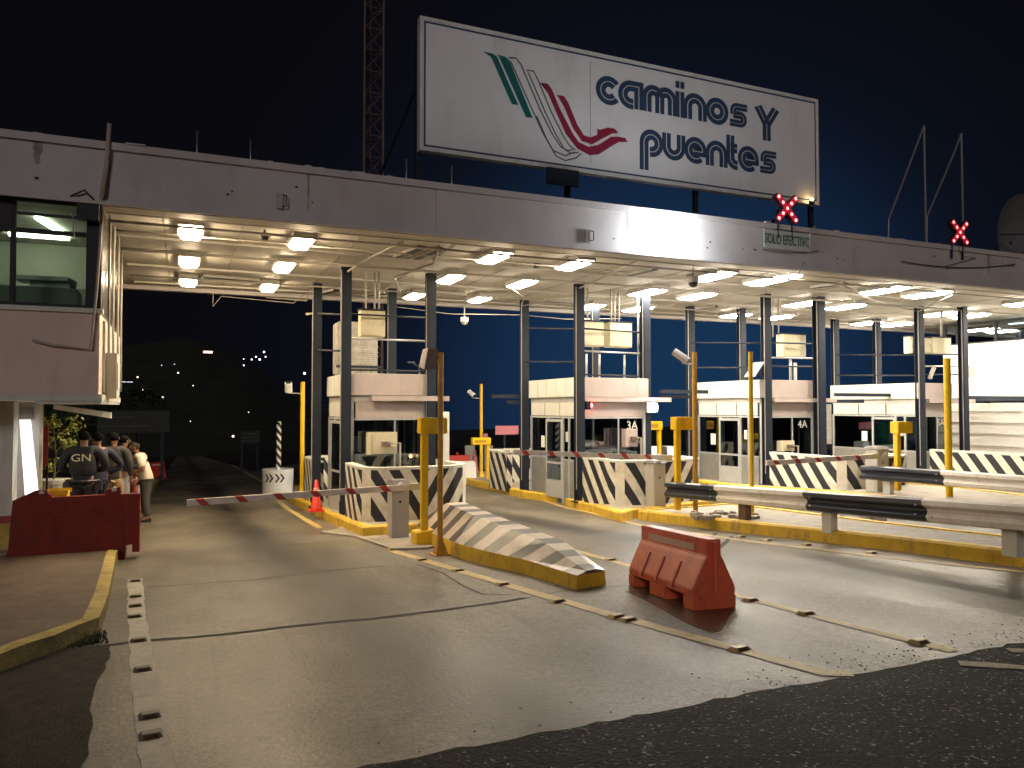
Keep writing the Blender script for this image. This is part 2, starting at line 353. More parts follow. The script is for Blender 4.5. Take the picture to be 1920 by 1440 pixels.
# dark hills beyond
mb = MB(); V = {}
hx = rng(-420, 420, 20)
for i, x in enumerate(hx):
    for j, (y, h) in enumerate(((230, -16), (300, 2), (380, 22), (460, 34), (560, 30))):
        V[i, j] = mb.bm.verts.new((x, y+10*math.sin(x*.03), (h*(1+.25*math.sin(x*.017+1)+.1*math.sin(x*.06))+18)*(1-.93*ss(-10, 120, x))-18 if j else -16))
for i in range(len(hx)-1):
    for j in range(4): mb.bm.faces.new((V[i, j], V[i+1, j], V[i+1, j+1], V[i, j+1]))
struct(mb.build('hills', mat('dark hillside', (.03, .035, .025), .9, var=.4, scale=.05), smooth=True), 'black hills behind the toll plaza at night', 'hill')

# joints and cracks in the slabs
M_JOINT = mat('dirty joint', (.022, .018, .015), .8)
def line_on_ground(name, pts, w, m, dz, label, cat='road marking', jit=0.):
    L, Rr = [], []
    for i, (x, y) in enumerate(pts):
        a = Vector(pts[max(i-1, 0)]); b = Vector(pts[min(i+1, len(pts)-1)]); d = (b-a).normalized(); n = Vector((-d.y, d.x))
        ww = w*(1+random.uniform(-jit, jit)*.5); off = random.uniform(-jit, jit)*w*.3
        p = Vector((x, y))+n*off; q = p+n*ww/2; r = p-n*ww/2
        L.append((q.x, q.y, gz(q.x, q.y)+dz)); Rr.append((r.x, r.y, gz(r.x, r.y)+dz))
    return struct(MB().strip(L, Rr).build(name, m), label, cat)
def fine(pts, step=.25):
    out = []
    for (x0, y0), (x1, y1) in zip(pts, pts[1:]):
        n = max(1, round(math.hypot(x1-x0, y1-y0)/step)); out += [(x0+(x1-x0)*i/n, y0+(y1-y0)*i/n) for i in range(n)]
    return out+[pts[-1]]
def gp(*pix): return [tuple(G(*p)[:2]) for p in pix]
line_on_ground('road_joint', fine(gp((188, 1213), (250, 1204), (420, 1190), (560, 1173), (700, 1160), (820, 1146), (900, 1135), (985, 1122))), .06, M_JOINT, .005, 'wide dark crack running across the slab near the yellow line', 'crack', .55)
line_on_ground('road_joint', fine(gp((275, 1102), (480, 1087), (640, 1068), (720, 1062))), .03, M_JOINT, .005, 'thin slab joint behind the wide crack', 'crack', .4)
line_on_ground('road_joint', fine(gp((460, 1030), (560, 1021), (640, 1013))), .03, M_JOINT, .005, 'short dark slab joint before the boom gate cabinet', 'crack', .4)
line_on_ground('road_joint', fine(gp((780, 1058), (830, 1075), (870, 1100), (905, 1115), (960, 1116))), .02, M_JOINT, .005, 'curved hairline crack beside the yellow studded line', 'crack', .5)
line_on_ground('road_joint', fine(gp((985, 1122), (1060, 1108), (1180, 1098))), .02, M_JOINT, .005, 'crack from the yellow line to the orange barrier', 'crack', .5)
line_on_ground('road_joint', fine(gp((1300, 1005), (1420, 1012), (1500, 1017))), .02, M_JOINT, .005, 'thin joint behind the orange barrier', 'crack', .4)
line_on_ground('skid_mark', fine(gp((1372, 1006), (1340, 1036))), .07, M_JOINT, .0045, 'short black skid mark behind the orange barrier', 'skid mark', .3)
line_on_ground('skid_mark', fine(gp((1342, 1000), (1328, 1014))), .07, M_JOINT, .0045, 'shorter black skid mark at the yellow kerb', 'skid mark', .3)
# painted lines
YL = gp((735, 1033), (860, 1070), (1000, 1112), (1170, 1160), (1390, 1220), (1545, 1262)); YL.append((YL[-1][0]+.15, 3.88))
YR = gp((960, 1003), (1050, 1025), (1140, 1050), (1400, 1122), (1600, 1175), (1790, 1222))
WLN = gp((253, 1086), (256, 1150), (262, 1205), (272, 1290), (285, 1375), (298, 1440)); WLN.append((-.02, 3.0)); 
line_on_ground('yellow_line', fine(YL, .2), .15, M_LINEY, .006, 'long yellow lane line before the striped ramp', 'road marking', .12)
line_on_ground('yellow_line', fine(YR, .2), .12, M_LINEY, .006, 'yellow lane line on the far side of the striped ramp', 'road marking', .12)
line_on_ground('yellow_line', fine(gp((915, 914), (1000, 933), (1100, 960), (1200, 985), (1400, 1015), (1700, 1050), (1920, 1073)), .3), .12, M_LINEY, .006, 'yellow line along the foot of the long kerb', 'road marking', .2)
line_on_ground('yellow_line', fine(gp((505, 925), (540, 955), (600, 990)), .3), .14, M_LINEY, .006, 'short yellow line along the kerb by the traffic cone', 'road marking', .2)
line_on_ground('yellow_line', fine(gp((290, 909), (480, 900)), .3), .25, M_LINEY, .006, 'yellow cross line on the far dark road', 'road marking', .2)
line_on_ground('yellow_line', fine(gp((435, 872), (495, 905)), .8), .2, M_LINEY, .008, 'yellow edge line of the far road', 'road marking', .1)
line_on_ground('white_line', fine(WLN, .15), .16, M_LINEW, .006, 'chipped white edge line beside the mossy kerb', 'road marking', .15)
line_on_ground('yellow_line', fine([(5.0, 3.7), (5.6, 3.1), (6.0, 2.5)], .1), .12, mat('worn yellow paint on asphalt', (.20, .14, .05), .6, var=.4, scale=25, dirt=(.04, .035, .03), dirt_amt=1), .012, 'worn yellow line crossing the black asphalt apron', 'road marking', .3)
line_on_ground('yellow_line', fine([(5.6, 3.75), (7.5, 2.6)], .1), .1, MATS['worn yellow paint on asphalt'], .012, 'faint yellow line at the edge of the asphalt apron', 'road marking', .3)
# cast shadow of the orange barrier, painted as a thin dark sheet
M_BARSHADE = mat('painted barrier shadow', (.085, .062, .045), .28, var=.2, scale=6)
wp = gp((1172, 1108), (1215, 1128), (1290, 1170), (1335, 1187), (1352, 1183), (1362, 1165), (1372, 1150), (1380, 1142), (1370, 1130), (1180, 1090))
struct(MB().prism([(x, y) for x, y in wp], lambda u, v, d: (u, v, gz(u, v)+d), .002, .0045).build('painted_shadow', M_BARSHADE), 'painted dark shadow on the concrete under the orange barrier', 'painted shadow')

mb = MB(); rg = random.Random(21)
for _ in range(240):
    x = rg.uniform(3.4, 7.5) if rg.random() < .8 else rg.uniform(.5, 7.5); y = 3.88+abs(rg.gauss(0, .22)); r = rg.uniform(.002, .0055)
    mb.obox((x, y, gz(x, y)+r*.7), (r*2.2, r*1.6, r*1.4), rg.uniform(0, 3))
tag(mb.build('gravel', mat('loose grit', (.05, .04, .03), .7)), 'loose dark grit scattered along the edge of the asphalt apron', 'gravel', kind='stuff')
# raised road studs
M_STUD = mat('stud ceramic', (.50, .36, .14), .4, var=.1, scale=8); M_STUDD = mat('stud reflector', (.10, .06, .03), .3)
def stud(p, ang, label, grp, w=.15, m=None):
    x, y = p; z = gz(x, y); o = thing('road_stud', label, 'road stud', (x, y, z), grp)
    rot = Matrix.Rotation(ang, 3, 'Z'); c = Vector((x, y, z))
    base = [(-w/2, -.055), (w/2, -.055), (w/2, .055), (-w/2, .055)]; top = [(-w*.36, -.028), (w*.36, -.028), (w*.36, .028), (-w*.36, .028)]
    MB().hexa([c+rot@Vector((a, b, .004)) for a, b in base]+[c+rot@Vector((a, b, .032)) for a, b in top]).build('body', m or M_STUD, o)
    MB().hexa([c+rot@Vector(q) for q in ((-w*.33, -.058, .006), (w*.33, -.058, .006), (w*.33, -.054, .006), (-w*.33, -.054, .006), (-w*.28, -.036, .029), (w*.28, -.036, .029), (w*.28, -.032, .029), (-w*.28, -.032, .029))]).build('reflector', M_STUDD, o)
for px, py, lb in ((736, 1031, 'where the line begins at the pedestal'), (790, 1051, 'beside the rusty camera pole'), (858, 1071, 'a little past the rusty camera pole'),
                   (942, 1097, 'level with the middle of the ramp'), (1045, 1129, 'at the end of the wide crack'), (1156, 1158, 'first of the close pair'), (1177, 1164, 'second of the close pair'), (1386, 1219, 'nearest the asphalt apron')):
    p = G(px, py); stud((p.x, p.y), R(9), 'yellow stud on the long yellow line, '+lb, 'studs on the long yellow line', .17)
for px, py, lb in ((1070, 1031, 'farthest from the orange barrier'), (1145, 1051, 'beside the tip of the ramp'), (1407, 1127, 'just past the orange barrier'), (1511, 1152, 'between two others past the barrier'), (1723, 1206, 'nearest the asphalt apron')):
    p = G(px, py); stud((p.x, p.y), R(3), 'yellow stud on the line behind the ramp, '+lb, 'studs on the yellow line behind the ramp', .15)
for i, (px, py, lb) in enumerate(((1390, 1007, 'closest to the booths'), (1440, 1014, 'second from the booths'), (1512, 1023, 'middle one'), (1634, 1038, 'closest to the road end'))):
    p = G(px, py); stud((p.x, p.y), R(3), 'small stud at the foot of the long kerb, '+lb, 'studs along the long kerb', .14)
M_STUDW = mat('grey stud', (.22, .19, .15), .6, var=.1)
for px, py, lb in ((254, 1091, 'farthest along the line'), (255, 1120, 'second from the far end'), (254, 1138, 'third from the far end'), (253, 1158, 'before the crack'), (260, 1203, 'on the wide crack'), (268, 1258, 'flat one past the crack'), (281, 1345, 'flat one near the bottom'), (283, 1382, 'raised one at the bottom')):
    p = G(px, py); stud((p.x, p.y), R(4), 'grey stud on the white edge line, '+lb, 'studs on the white edge line', .13, M_STUDW)

# ================================================================ KERBS AND ISLANDS
def island(name, edge, label, m_k, h=.2, kw=.16, chips=0, top=M_SLAB):
    """closed outline (x, y) -> slab with a painted kerb"""
    o = thing(name, label, 'traffic island', (edge[0][0], edge[0][1], gz(*edge[0]))); tag(o, kind='structure')
    n = len(edge)
    c = Vector((sum(p[0] for p in edge)/n, sum(p[1] for p in edge)/n))
    area = sum(edge[i][0]*edge[(i+1) % n][1]-edge[(i+1) % n][0]*edge[i][1] for i in range(n)); sg = 1 if area > 0 else -1
    inn = []
    for i in range(n):
        a, b, d = Vector(edge[i-1]), Vector(edge[i]), Vector(edge[(i+1) % n])
        t1 = (b-a).normalized(); t2 = (d-b).normalized(); n1 = Vector((-t1.y, t1.x))*sg; n2 = Vector((-t2.y, t2.x))*sg
        nn = (n1+n2).normalized(); inn.append(b+nn*kw/max(.5, nn.dot(n1)))
    mb = MB()
    def hh(i): return h*(1-(.0 if not chips else max(0, random.random()-.8)*1.2))
    O0 = [mb.bm.verts.new((x, y, gz(x, y)-.05)) for x, y in edge]
    O1 = [mb.bm.verts.new((x, y, gz(x, y)+h-.03)) for x, y in edge]
    H = [hh(i) for i in range(n)]
    O2 = [mb.bm.verts.new((edge[i][0]+(inn[i].x-edge[i][0])*.22, edge[i][1]+(inn[i].y-edge[i][1])*.22, gz(*edge[i])+H[i])) for i in range(n)]
    I1 = [mb.bm.verts.new((p.x, p.y, gz(p.x, p.y)+H[i])) for i, p in enumerate(inn)]
    I0 = [mb.bm.verts.new((p.x, p.y, gz(p.x, p.y)-.05)) for p in inn]
    for i in range(n):
        j = (i+1) % n
        for A, B in ((O0, O1), (O1, O2), (O2, I1), (I1, I0)): mb.bm.faces.new((A[i], A[j], B[j], B[i]))
    mb.build('kerb', m_k, o)
    mb = MB(); mb.bm.faces.new([mb.bm.verts.new((p.x, p.y, gz(p.x, p.y)+h-.02)) for p in inn]); bmesh.ops.triangulate(mb.bm, faces=mb.bm.faces)
    mb.build('top_slab', top, o); return o
def dens(pts, step=.5):
    return fine(list(pts)+[pts[0]], step)[:-1]
def GI(*pix): return [tuple(G(px, py, .2)[:2]) for px, py in pix]
e2 = [(2.95, 13.45), (2.92, 16), (2.95, 20), (2.95, 26), (3.0, 29), (3.6, 29.6), (4.3, 29.2), (5.2, 26), (5.5, 20), (5.45, 15), (4.9, 13.4)]
island('traffic_island', dens(e2), 'concrete island with chipped yellow kerb under the first booth', M_KERBY, chips=1)
e3 = GI((1166, 961), (1110, 945), (1050, 929))+[(8.55, 19), (8.5, 23), (8.8, 26), (9.8, 26.6), (11.0, 25), (11.3, 20), (11.2, 14.2), (8.6, 13.6)]
island('traffic_island', dens(e3), 'concrete island with yellow kerb under booth 3A', M_KERBY, chips=1)
e3b = GI((1196, 956), (1350, 973), (1600, 998), (1760, 1015), (1920, 1033))+[(9.3, 4.6), (9.9, 4.3), (10.5, 4.6), (10.6, 9), (10.9, 13.3), (9.2, 13.45)]
island('traffic_island', dens(e3b), 'long narrow island with smooth yellow kerb carrying the near guardrail', M_KERBY, chips=0)
e4 = [(13.7, 23), (13.6, 16), (13.6, 10), (13.9, 6.5), (14.6, 6.2), (15.3, 6.5), (16.4, 12), (16.5, 16), (16.4, 23), (15.2, 24)]
island('traffic_island', dens(e4), 'island with yellow kerb under booth 4A', M_KERBY, chips=0)
e5 = [(19.6, 23), (19.5, 16), (19.5, 10), (20.0, 7), (20.8, 7), (21.6, 10), (21.9, 16), (21.9, 23), (20.8, 24)]
island('traffic_island', dens(e5), 'island with yellow kerb under the last booth', M_KERBY, chips=0)
line_on_ground('yellow_line', fine([(12.9, 16), (12.7, 10), (12.7, 6)], .5), .12, M_LINEY, .006, 'yellow edge line in the lane behind the near guardrail', 'road marking', .2)
# footway in front of the office, with its mossy kerb
e1 = gp((0, 1262), (100, 1225), (185, 1192), (203, 1140), (214, 1080), (217, 1058))
e1 = [(-8, 6.9)]+[(-2.6, 7.0)]+e1+[(-.86, 15), (-1.0, 20), (-1.0, 45), (-8, 45)]
o = thing('sidewalk', 'brown footway with old yellow kerb in front of the office', 'sidewalk', (-2, 10, gz(-2, 10))); tag(o, kind='structure')
ed = fine(e1, .35)
mb = MB()
L0 = [(x, y, gz(x, y)-.06) for x, y in ed]; L1 = [(x, y, gz(x, y)+.15+random.uniform(-.012, .012)) for x, y in ed]
inn = []
for i, (x, y) in enumerate(ed):
    a = Vector(ed[max(i-1, 0)]); b = Vector(ed[min(i+1, len(ed)-1)]); d = (b-a).normalized(); n_ = Vector((-d.y, d.x)); p = Vector((x, y))+n_*.13
    inn.append((p.x, p.y, gz(p.x, p.y)+.16))
mb.strip(L1, inn); mb.build('kerb', M_KERBO, o)
MB().strip(L0, L1).build('kerb_face', mat('mossy kerb face', (.16, .12, .03), .85, var=.5, scale=5, dirt=(.03, .035, .015), dirt_amt=1, bump=.6), o)
mb = MB(); mb.bm.faces.new([mb.bm.verts.new((x, y, z-.012)) for x, y, z in inn]); bmesh.ops.triangulate(mb.bm, faces=mb.bm.faces); mb.build('paving', M_WALK, o)
# weeds at the broken kerb corner
mb = MB(); random.seed(3)
for _ in range(260):
    t = random.random(); q = G(130+60*t+random.uniform(-14, 14), 1206+random.uniform(-10, 12)-12*t)
    a = random.uniform(0, 6.28); l = random.uniform(.02, .06); w = random.uniform(.006, .014); dx, dy = math.cos(a), math.sin(a)
    mb.quad([(q.x-dy*w, q.y+dx*w, q.z), (q.x+dy*w, q.y-dx*w, q.z), (q.x+dx*l*.6+dy*w*.3, q.y+dy*l*.6, q.z+l), (q.x+dx*l*.6-dy*w*.3, q.y+dy*l*.6, q.z+l)])
tag(mb.build('weeds', mat('weed leaves', (.035, .05, .018), .7, var=.4, scale=30)), 'low weeds and moss at the foot of the broken kerb corner', 'weeds', kind='stuff')

# ================================================================ CANOPY
CZ, YF, YB, XL, XR = 4.65, 12.45, 21.1, -1.1, 30.
can = thing('toll_canopy', 'wide flat concrete canopy with dirty pale fascia over the toll lanes', 'canopy', (10, 16, CZ))
mb = MB()
mb.box(-9, XR, YF, YF+.22, CZ-.05, 5.36)          # front fascia
mb.build('fascia', M_FASC, can)
mb = MB(); mb.box(-9, XR, YF-.05, YF+.3, 5.363, 5.47); mb.box(-9, XR, YF-.035, YF+.0, CZ-.10, CZ-.03)
mb.build('coping', M_FASC, can)
MB().box(-9, XR, YF+.223, YB, CZ+.02, 5.30).build('roof_slab', M_CEIL, can)
MB().box(-9, XR, YB+.003, YB+.2, CZ-.08, 5.36).build('rear_fascia', M_FASC, can)
for i, (y0, y1, d) in enumerate(((12.68, 13.05, .06), (13.25, 13.33, .03), (15.0, 15.28, .025), (17.95, 18.2, .025), (20.4, 20.6, .02))):
    MB().box(XL, XR, y0, y1, CZ-d, CZ+.018).build('ceiling_beam', M_CEIL, can)
mb = MB()
for x in (-.3, .9, 2.9, 4.7, 6.5, 8.6, 10.3, 11.8, 13.4, 15.2, 17.0, 18.8, 21, 23):
    mb.box(x-.008, x+.008, 12.7, 21.0, CZ+.008, CZ+.018)
mb.build('panel_seam', mat('seam', (.30, .27, .23), .8), can)
rg = random.Random(4)
for k in range(7):
    x = -5.8+k*4.9+rg.uniform(-.15, .15); box(x-.004, x+.004, YF-.003, YF-.0005, CZ-.0, 5.35).build('fascia_joint', mat('fascia seam', (.28, .25, .24), .8), can)
for k in range(26):
    x = rg.uniform(-5, 24); z = rg.uniform(CZ+.08, 5.25); r = rg.uniform(.010, .025); box(x-r, x+r, YF-.012, YF-.0005, z-r*.7, z+r*.7).build('fixing', mat('dark fixing', (.05, .04, .035), .8), can)
M_STAIN = mat('fascia stain', (.30, .26, .245), .8, var=.4, scale=5)
for k in range(6):
    x = rg.uniform(-4, 24); w_ = rg.uniform(.02, .07); z0 = rg.uniform(4.75, 5.05); n_ = 7
    L_ = [(x-w_*(1-.5*i/n_)*rg.uniform(.6, 1.2), YF-.0015, 5.36-(5.36-z0)*i/n_) for i in range(n_+1)]; R_ = [(x+w_*(1-.5*i/n_)*rg.uniform(.6, 1.2), YF-.0015, 5.36-(5.36-z0)*i/n_) for i in range(n_+1)]
    o_ = MB().strip(L_, R_).build('water_stain', M_STAIN, can)
mb = MB()
for k in range(44):
    x = rg.choice((rg.uniform(1.2, 3.2), rg.uniform(-4, 20))); mb.obox((x, YF+rg.uniform(.0, .2), 5.475), (rg.uniform(.05, .3), rg.uniform(.05, .2), rg.uniform(.01, .04)), rg.uniform(-.2, .2))
o_ = mb.build('crumbled_edge', M_FASC, can); o_['kind'] = 'stuff'
# dark slots in the ceiling
M_VENT = mat('vent slot', (.035, .034, .036), .6)
def vent(x0, y0, x1, y1, w, label):
    o = thing('ceiling_vent', label, 'vent', ((x0+x1)/2, (y0+y1)/2, CZ), 'slot vents in the canopy ceiling')
    a = Vector((x0, y0, CZ)); b = Vector((x1, y1, CZ)); d = (b-a); ang = math.atan2(d.y, d.x)
    MB().obox((a+b)/2-Vector((0, 0, .02)), (d.length, w, .06), ang).build('slot', M_VENT, o)
    mb = MB(); rot = Matrix.Rotation(ang, 3, 'Z')
    for k in (-1, 1): mb.obox((a+b)/2+rot@Vector((0, k*(w*.5+.012), 0))-Vector((0, 0, .02)), (d.length+.04, .018, .064), ang)
    mb.build('trim', M_GREYBOX, o)
vent(.42, 18.85, 1.62, 18.98, .26, 'long dark ceiling slot between two lamps over the lane by the office')
for a, b, c, d, lb in ((3.93, 14.85, 4.1, 13.8, 'over the nose of the first island'), (4.3, 14.85, 4.47, 13.8, 'beside another slot over the first island'), (4.5, 20.3, 4.9, 19.6, 'behind the first booth'), (3.35, 20.5, 3.6, 19.7, 'at the rear column of the first booth'),
                       (9.3, 14.8, 9.4, 13.9, 'in front of booth 3A'), (14.5, 14.5, 14.7, 13.7, 'in front of booth 4A'), (9.3, 19.3, 10.3, 19.3, 'behind booth 3A'), (5.4, 19.0, 6.9, 19.1, 'over the lane between first booth and 3A'), (14.3, 19.3, 14.6, 18.4, 'above booth 4A')):
    vent(a, b, c, d, .16, 'dark slot vent in the ceiling '+lb)

# canopy lamps -------------------------------------------------------------------
E_WARM = emit('warm lamp glass', (1, .78, .50), 108); E_NEUT = emit('neutral lamp glass', (1, .84, .62), 84); E_WHIT = emit('white lamp glass', (1, .89, .73), 112)
rows = ((13.9, 'front row'), (16.6, 'middle row'), (19.4, 'rear row'))
lanes = ((.1, 'lane beside the office, office side'), (1.93, 'lane beside the office, first booth side'), (5.62, 'second lane, first booth side'), (7.42, 'second lane, booth 3A side'),
         (10.93, 'third lane, booth 3A side'), (12.5, 'third lane, booth 4A side'), (16.2, 'fourth lane, booth 4A side'), (17.8, 'fourth lane, last booth side'), (21.9, 'fifth lane, last booth side'), (23.2, 'fifth lane, far side'))
for i, (x, ln) in enumerate(lanes):
    for y, rn in rows:
        y += random.uniform(-.1, .1)
        em = E_WARM if i < 2 else (E_NEUT if i < 4 else E_WHIT)
        w, dd, hh = ((.17, .46, .07) if i < 2 else (.18, .52, .05) if i < 4 else (.22, .58, .05))
        o = thing('canopy_lamp', f'bright canopy lamp in the {rn}, {ln}', 'ceiling lamp', (x, y, CZ), 'lamps in the canopy ceiling')
        zt = CZ-.085
        MB().box(x-w-.03, x+w+.03, y-dd-.03, y+dd+.03, zt, CZ+.017).build('housing', M_GREYBOX, o)
        MB().hexa([(x-w*.78, y-dd*.78, zt-hh), (x+w*.78, y-dd*.78, zt-hh), (x+w*.78, y+dd*.78, zt-hh), (x-w*.78, y+dd*.78, zt-hh), (x-w, y-dd, zt-.002), (x+w, y-dd, zt-.002), (x+w, y+dd, zt-.002), (x-w, y+dd, zt-.002)]).build('lens', em, o)

# ceiling pipes
def pipe(pts, r, label, m=M_PIPE, name='conduit_pipe', cat='pipe', grp=None, seg=6):
    return tag(MB().tube(pts, r, seg).build(name, m, loc=pts[0], smooth=True), label, cat, grp)
pipe([(XL+.02, 15.6, 4.52), (12, 15.6, 4.52), (24, 15.55, 4.52)], .028, 'long pale conduit under the ceiling in front of the booths')
pipe([(XL+.02, 18.5, 4.5), (24, 18.5, 4.5)], .02, 'long pale conduit under the ceiling behind the front columns')
pipe([(XL+.02, 13.15, 4.48), (24, 13.15, 4.48)], .022, 'long conduit just inside the fascia')
pipe([(XL+.02, 14.2, 4.56), (9, 14.2, 4.56)], .014, 'thin conduit between front and middle lamps')
pipe([(2.0, 20.9, 4.5), (3.0, 20.6, 4.44), (2.8, 18.9, 4.5)], .02, 'bent cable pipe at the rear corner column of the first island')
pipe([(.7, 20.9, 4.55), (.7, 20.95, 4.2), (.9, 20.95, 4.48), (2.7, 20.95, 4.4), (2.9, 20.3, 4.55)], .012, 'thin white cable sagging along the rear edge of the canopy')
pipe([(7.3, 16.9, 4.5), (7.9, 17.5, 4.4), (8.6, 19.2, 4.42), (9.1, 17.8, 4.5), (10.2, 15.3, 4.56)], .016, 'white cable looping below the ceiling to the rear column of booth 3A')
pipe([(5.4, 20.9, 4.45), (7, 20.6, 4.28), (8.7, 19.4, 4.2), (10, 19.2, 4.12), (12.6, 20.5, 4.4)], .012, 'white cable hanging in a sag behind booth 3A')
pipe([(3.5, 12.9, 4.5), (3.3, 14.5, 4.5), (3.2, 16.2, 4.5)], .025, 'conduit running from the fascia to the front column')
pipe([(4.2, 13.0, 4.5), (4.6, 14.6, 4.5), (4.3, 16.5, 4.5), (5.0, 18.6, 4.5)], .022, 'crooked conduit across the ceiling over the first island')
pipe([(8.2, 12.75, 4.5), (8.6, 14.4, 4.54), (8.8, 16.2, 4.5)], .02, 'conduit above the left front column of booth 3A')
pipe([(14.0, 13.2, 4.5), (17, 14.9, 4.5), (20.5, 16.2, 4.5)], .022, 'bright conduit slanting over the fourth lane')
pipe([(17.9, 13.2, 4.48), (19.2, 14.8, 4.5), (20.1, 16.0, 4.46)], .022, 'bright conduit ending at the striped column of the last booth')
for k, (x, y) in enumerate(((3.75, 16.9), (3.95, 16.9), (4.06, 16.95))):
    pipe([(x, y, 4.66), (x, y, 3.72)], .022, ('first', 'second', 'third')[k]+' of three riser pipes from the cabinet over the first booth', grp='riser pipes over the first booth')
for k, (x, y) in enumerate(((9.45, 17), (10.15, 17), (10.25, 17), (10.38, 17))):
    pipe([(x, y, 4.66), (x, y, 3.6)], .022, ('first', 'second', 'third', 'fourth')[k]+' riser pipe above the cream cabinets of booth 3A', grp='riser pipes over booth 3A')
for k, (x, y) in enumerate(((14.85, 16.3), (15.05, 16.3))):
    pipe([(x, y, 4.66), (x, y, 3.55)], .022, ('single', 'second')[k]+' riser pipe above the cream cabinet of booth 4A', grp='riser pipes over booth 4A')
pipe([(3.2, 20.4, 4.62), (3.2, 20.4, 4.1), (2.95, 20.4, 4.05)], .035, 'pale pipe elbow hanging behind the rear column of the first island')
# small pieces on the fascia and ceiling
def dome(px, py, Y, r, drop, label, m=M_WHITE):
    p = onY(px, py, Y); o = thing('dome_camera', label, 'camera', (p.x, p.y, CZ))
    MB().tube([(p.x, p.y, CZ+.0), (p.x, p.y, p.z+r)], .02, 6).build('stem', M_PIPE, o)
    mb = MB(); mb.tube([(p.x, p.y, p.z+r), (p.x, p.y, p.z)], r, 12); mb.build('housing', m, o)
    MB().ball((p.x, p.y, p.z-.002), r*.85, 10).build('dome', M_BLACKP if m is not M_WHITE else M_GREYBOX, o, smooth=True)
dome(871, 603, 20.6, .12, .4, 'white dome camera hanging from the rear edge of the canopy')
dome(1300, 530, 13.5, .13, .4, 'grey dome camera hanging below the floodlight', M_GREYBOX)
def bracket(px, py, Y, label):
    p = onY(px, py, Y); o = thing('ceiling_camera', label, 'camera', p)
    MB().box(p.x-.05, p.x+.05, p.y-.06, p.y+.06, p.z-.06, p.z+.05).build('body', M_BLACKP, o)
    MB().tube([(p.x, p.y, p.z+.04), (p.x, p.y+.1, CZ+.01)], .018, 6).build('stem', M_BLACKP, o)
    MB().box(p.x-.08, p.x+.08, p.y-.09, p.y-.05, p.z-.02, p.z+.015).build('lamp_bar', M_BLACKP, o)
bracket(497, 443, 13.6, 'small black device hanging between the front lamps of the office lane')
bracket(1006, 497, 14.6, 'small black device hanging over the second lane')
def clip(px, py, label):
    p = onY(px, py, YF-.04); o = thing('fascia_bracket', label, 'bracket', p, 'brackets on the fascia')
    MB().box(p.x-.05, p.x+.05, p.y-.02, p.y+.035, p.z-.14, p.z+.10).build('plate', M_GREYBOX, o)
    MB().tube([(p.x+.04, p.y, p.z+.08), (p.x+.10, p.y-.05, p.z+.06), (p.x+.10, p.y-.05, p.z-.10), (p.x+.02, p.y, p.z-.12)], .012, 6).build('hoop', M_BLACKP, o)
clip(524, 374, 'small dark hoop bracket on the fascia over the office lane')
clip(1102, 440, 'small dark hoop bracket on the fascia close to the floodlight')
pipe([onY(205, 232, YF-.08), onY(200, 300, YF-.08), onY(190, 372, YF-.08)], .03, 'pale standpipe rising above the fascia near the office', mat('pinkish pipe', (.42, .34, .30), .6))
for px, y0, y1, lb in ((370, 245, 290, 'thin roof rod nearest the standpipe'), (470, 262, 300, 'thin roof rod before the mast'), (762, 298, 338, 'short bright roof rod at the billboard corner'), (847, 311, 348, 'short bright roof rod under the billboard')):
    a = onY(px, y0, YF+.4); pipe([a, (a.x, a.y, 5.28)], .014, lb, M_GALV, 'roof_rod', 'rod')

# ================================================================ OFFICE (upper storey by the first lane)
off = thing('toll_office', 'pink rendered toll office with a lit upper window overhanging the footway', 'building', (-4, 13.8, gz(-3, 13.8)))
OY0, OY1, OX = 12.62, 16.2, -1.12
MB().box(-9, OX, OY0, OY1, 1.80, 2.98).build('upper_wall', M_PINK, off)
MB().box(OX-.1, OX+.035, OY0+.5, OY1-.02, 1.83, 2.93).build('side_panel', M_CREAMP, off)
MB().box(-9.02, OX+.05, OY0-.05, OY1+.05, 1.70, 1.797).build('floor_slab', M_CREAMP, off)
MB().box(-9, OX+.04, OY0-.04, OY0+.12, 2.983, 3.05).build('sill', M_CREAMP, off)
mb = MB()
for x in (-9, -4.2, -2.25, OX-.19):
    mb.box(x, x+(.20 if x > -1.5 else .06), OY0, OY0+.1, 3.053, 4.598)
mb.box(-8.9, OX-.2, OY0+.01, OY0+.09, 4.10, 4.16); mb.box(-8.9, OX-.2, OY0+.01, OY0+.09, 3.056, 3.10); mb.box(-8.9, OX-.2, OY0+.01, OY0+.09, 4.36, 4.39); mb.box(-8.9, OX-.2, OY0+.01, OY0+.09, 4.55, 4.598)
wf = mb.build('window_frame', M_DARK, off)
MB().box(-8.9, OX-.2, OY0+.045, OY0+.051, 3.10, 4.55).build('glass', M_GLASSG, wf)
MB().box(-9, -2.23, OY0-.01, OY0+.008, 4.163, 4.548).build('blind_board', mat('dark board', (.03, .02, .022), .7), off)
mb = MB(); mb.box(OX-.08, OX-.02, OY0+.12, OY1, 3.05, 4.62); mb.build('side_window', mat('dark side glazing', (.04, .038, .036), .2), off)
M_INW = mat('office inner wall', (.50, .50, .40), .8, var=.05)
mb = MB(); mb.box(-9, -8.9, OY0+.2, OY1, 2.98, 4.59); mb.box(-8.9, OX-.1, OY1-.1, OY1-.003, 2.98, 4.59); mb.box(-8.9, OX-.1, OY0+.12, OY1-.1, 4.60, 4.64)
mb.build('inner_wall', M_INW, off)
MB().box(-8.8, OX-.12, OY1-.5, OY1-.12, 2.99, 3.75).build('inner_cupboard', mat('office cupboard', (.16, .17, .15), .6), off)
mb = MB(); mb.box(-2.9, -1.5, 13.3, 14.0, 3.02, 3.42); mb.build('inner_desk', mat('office desk', (.20, .24, .20), .5), off)
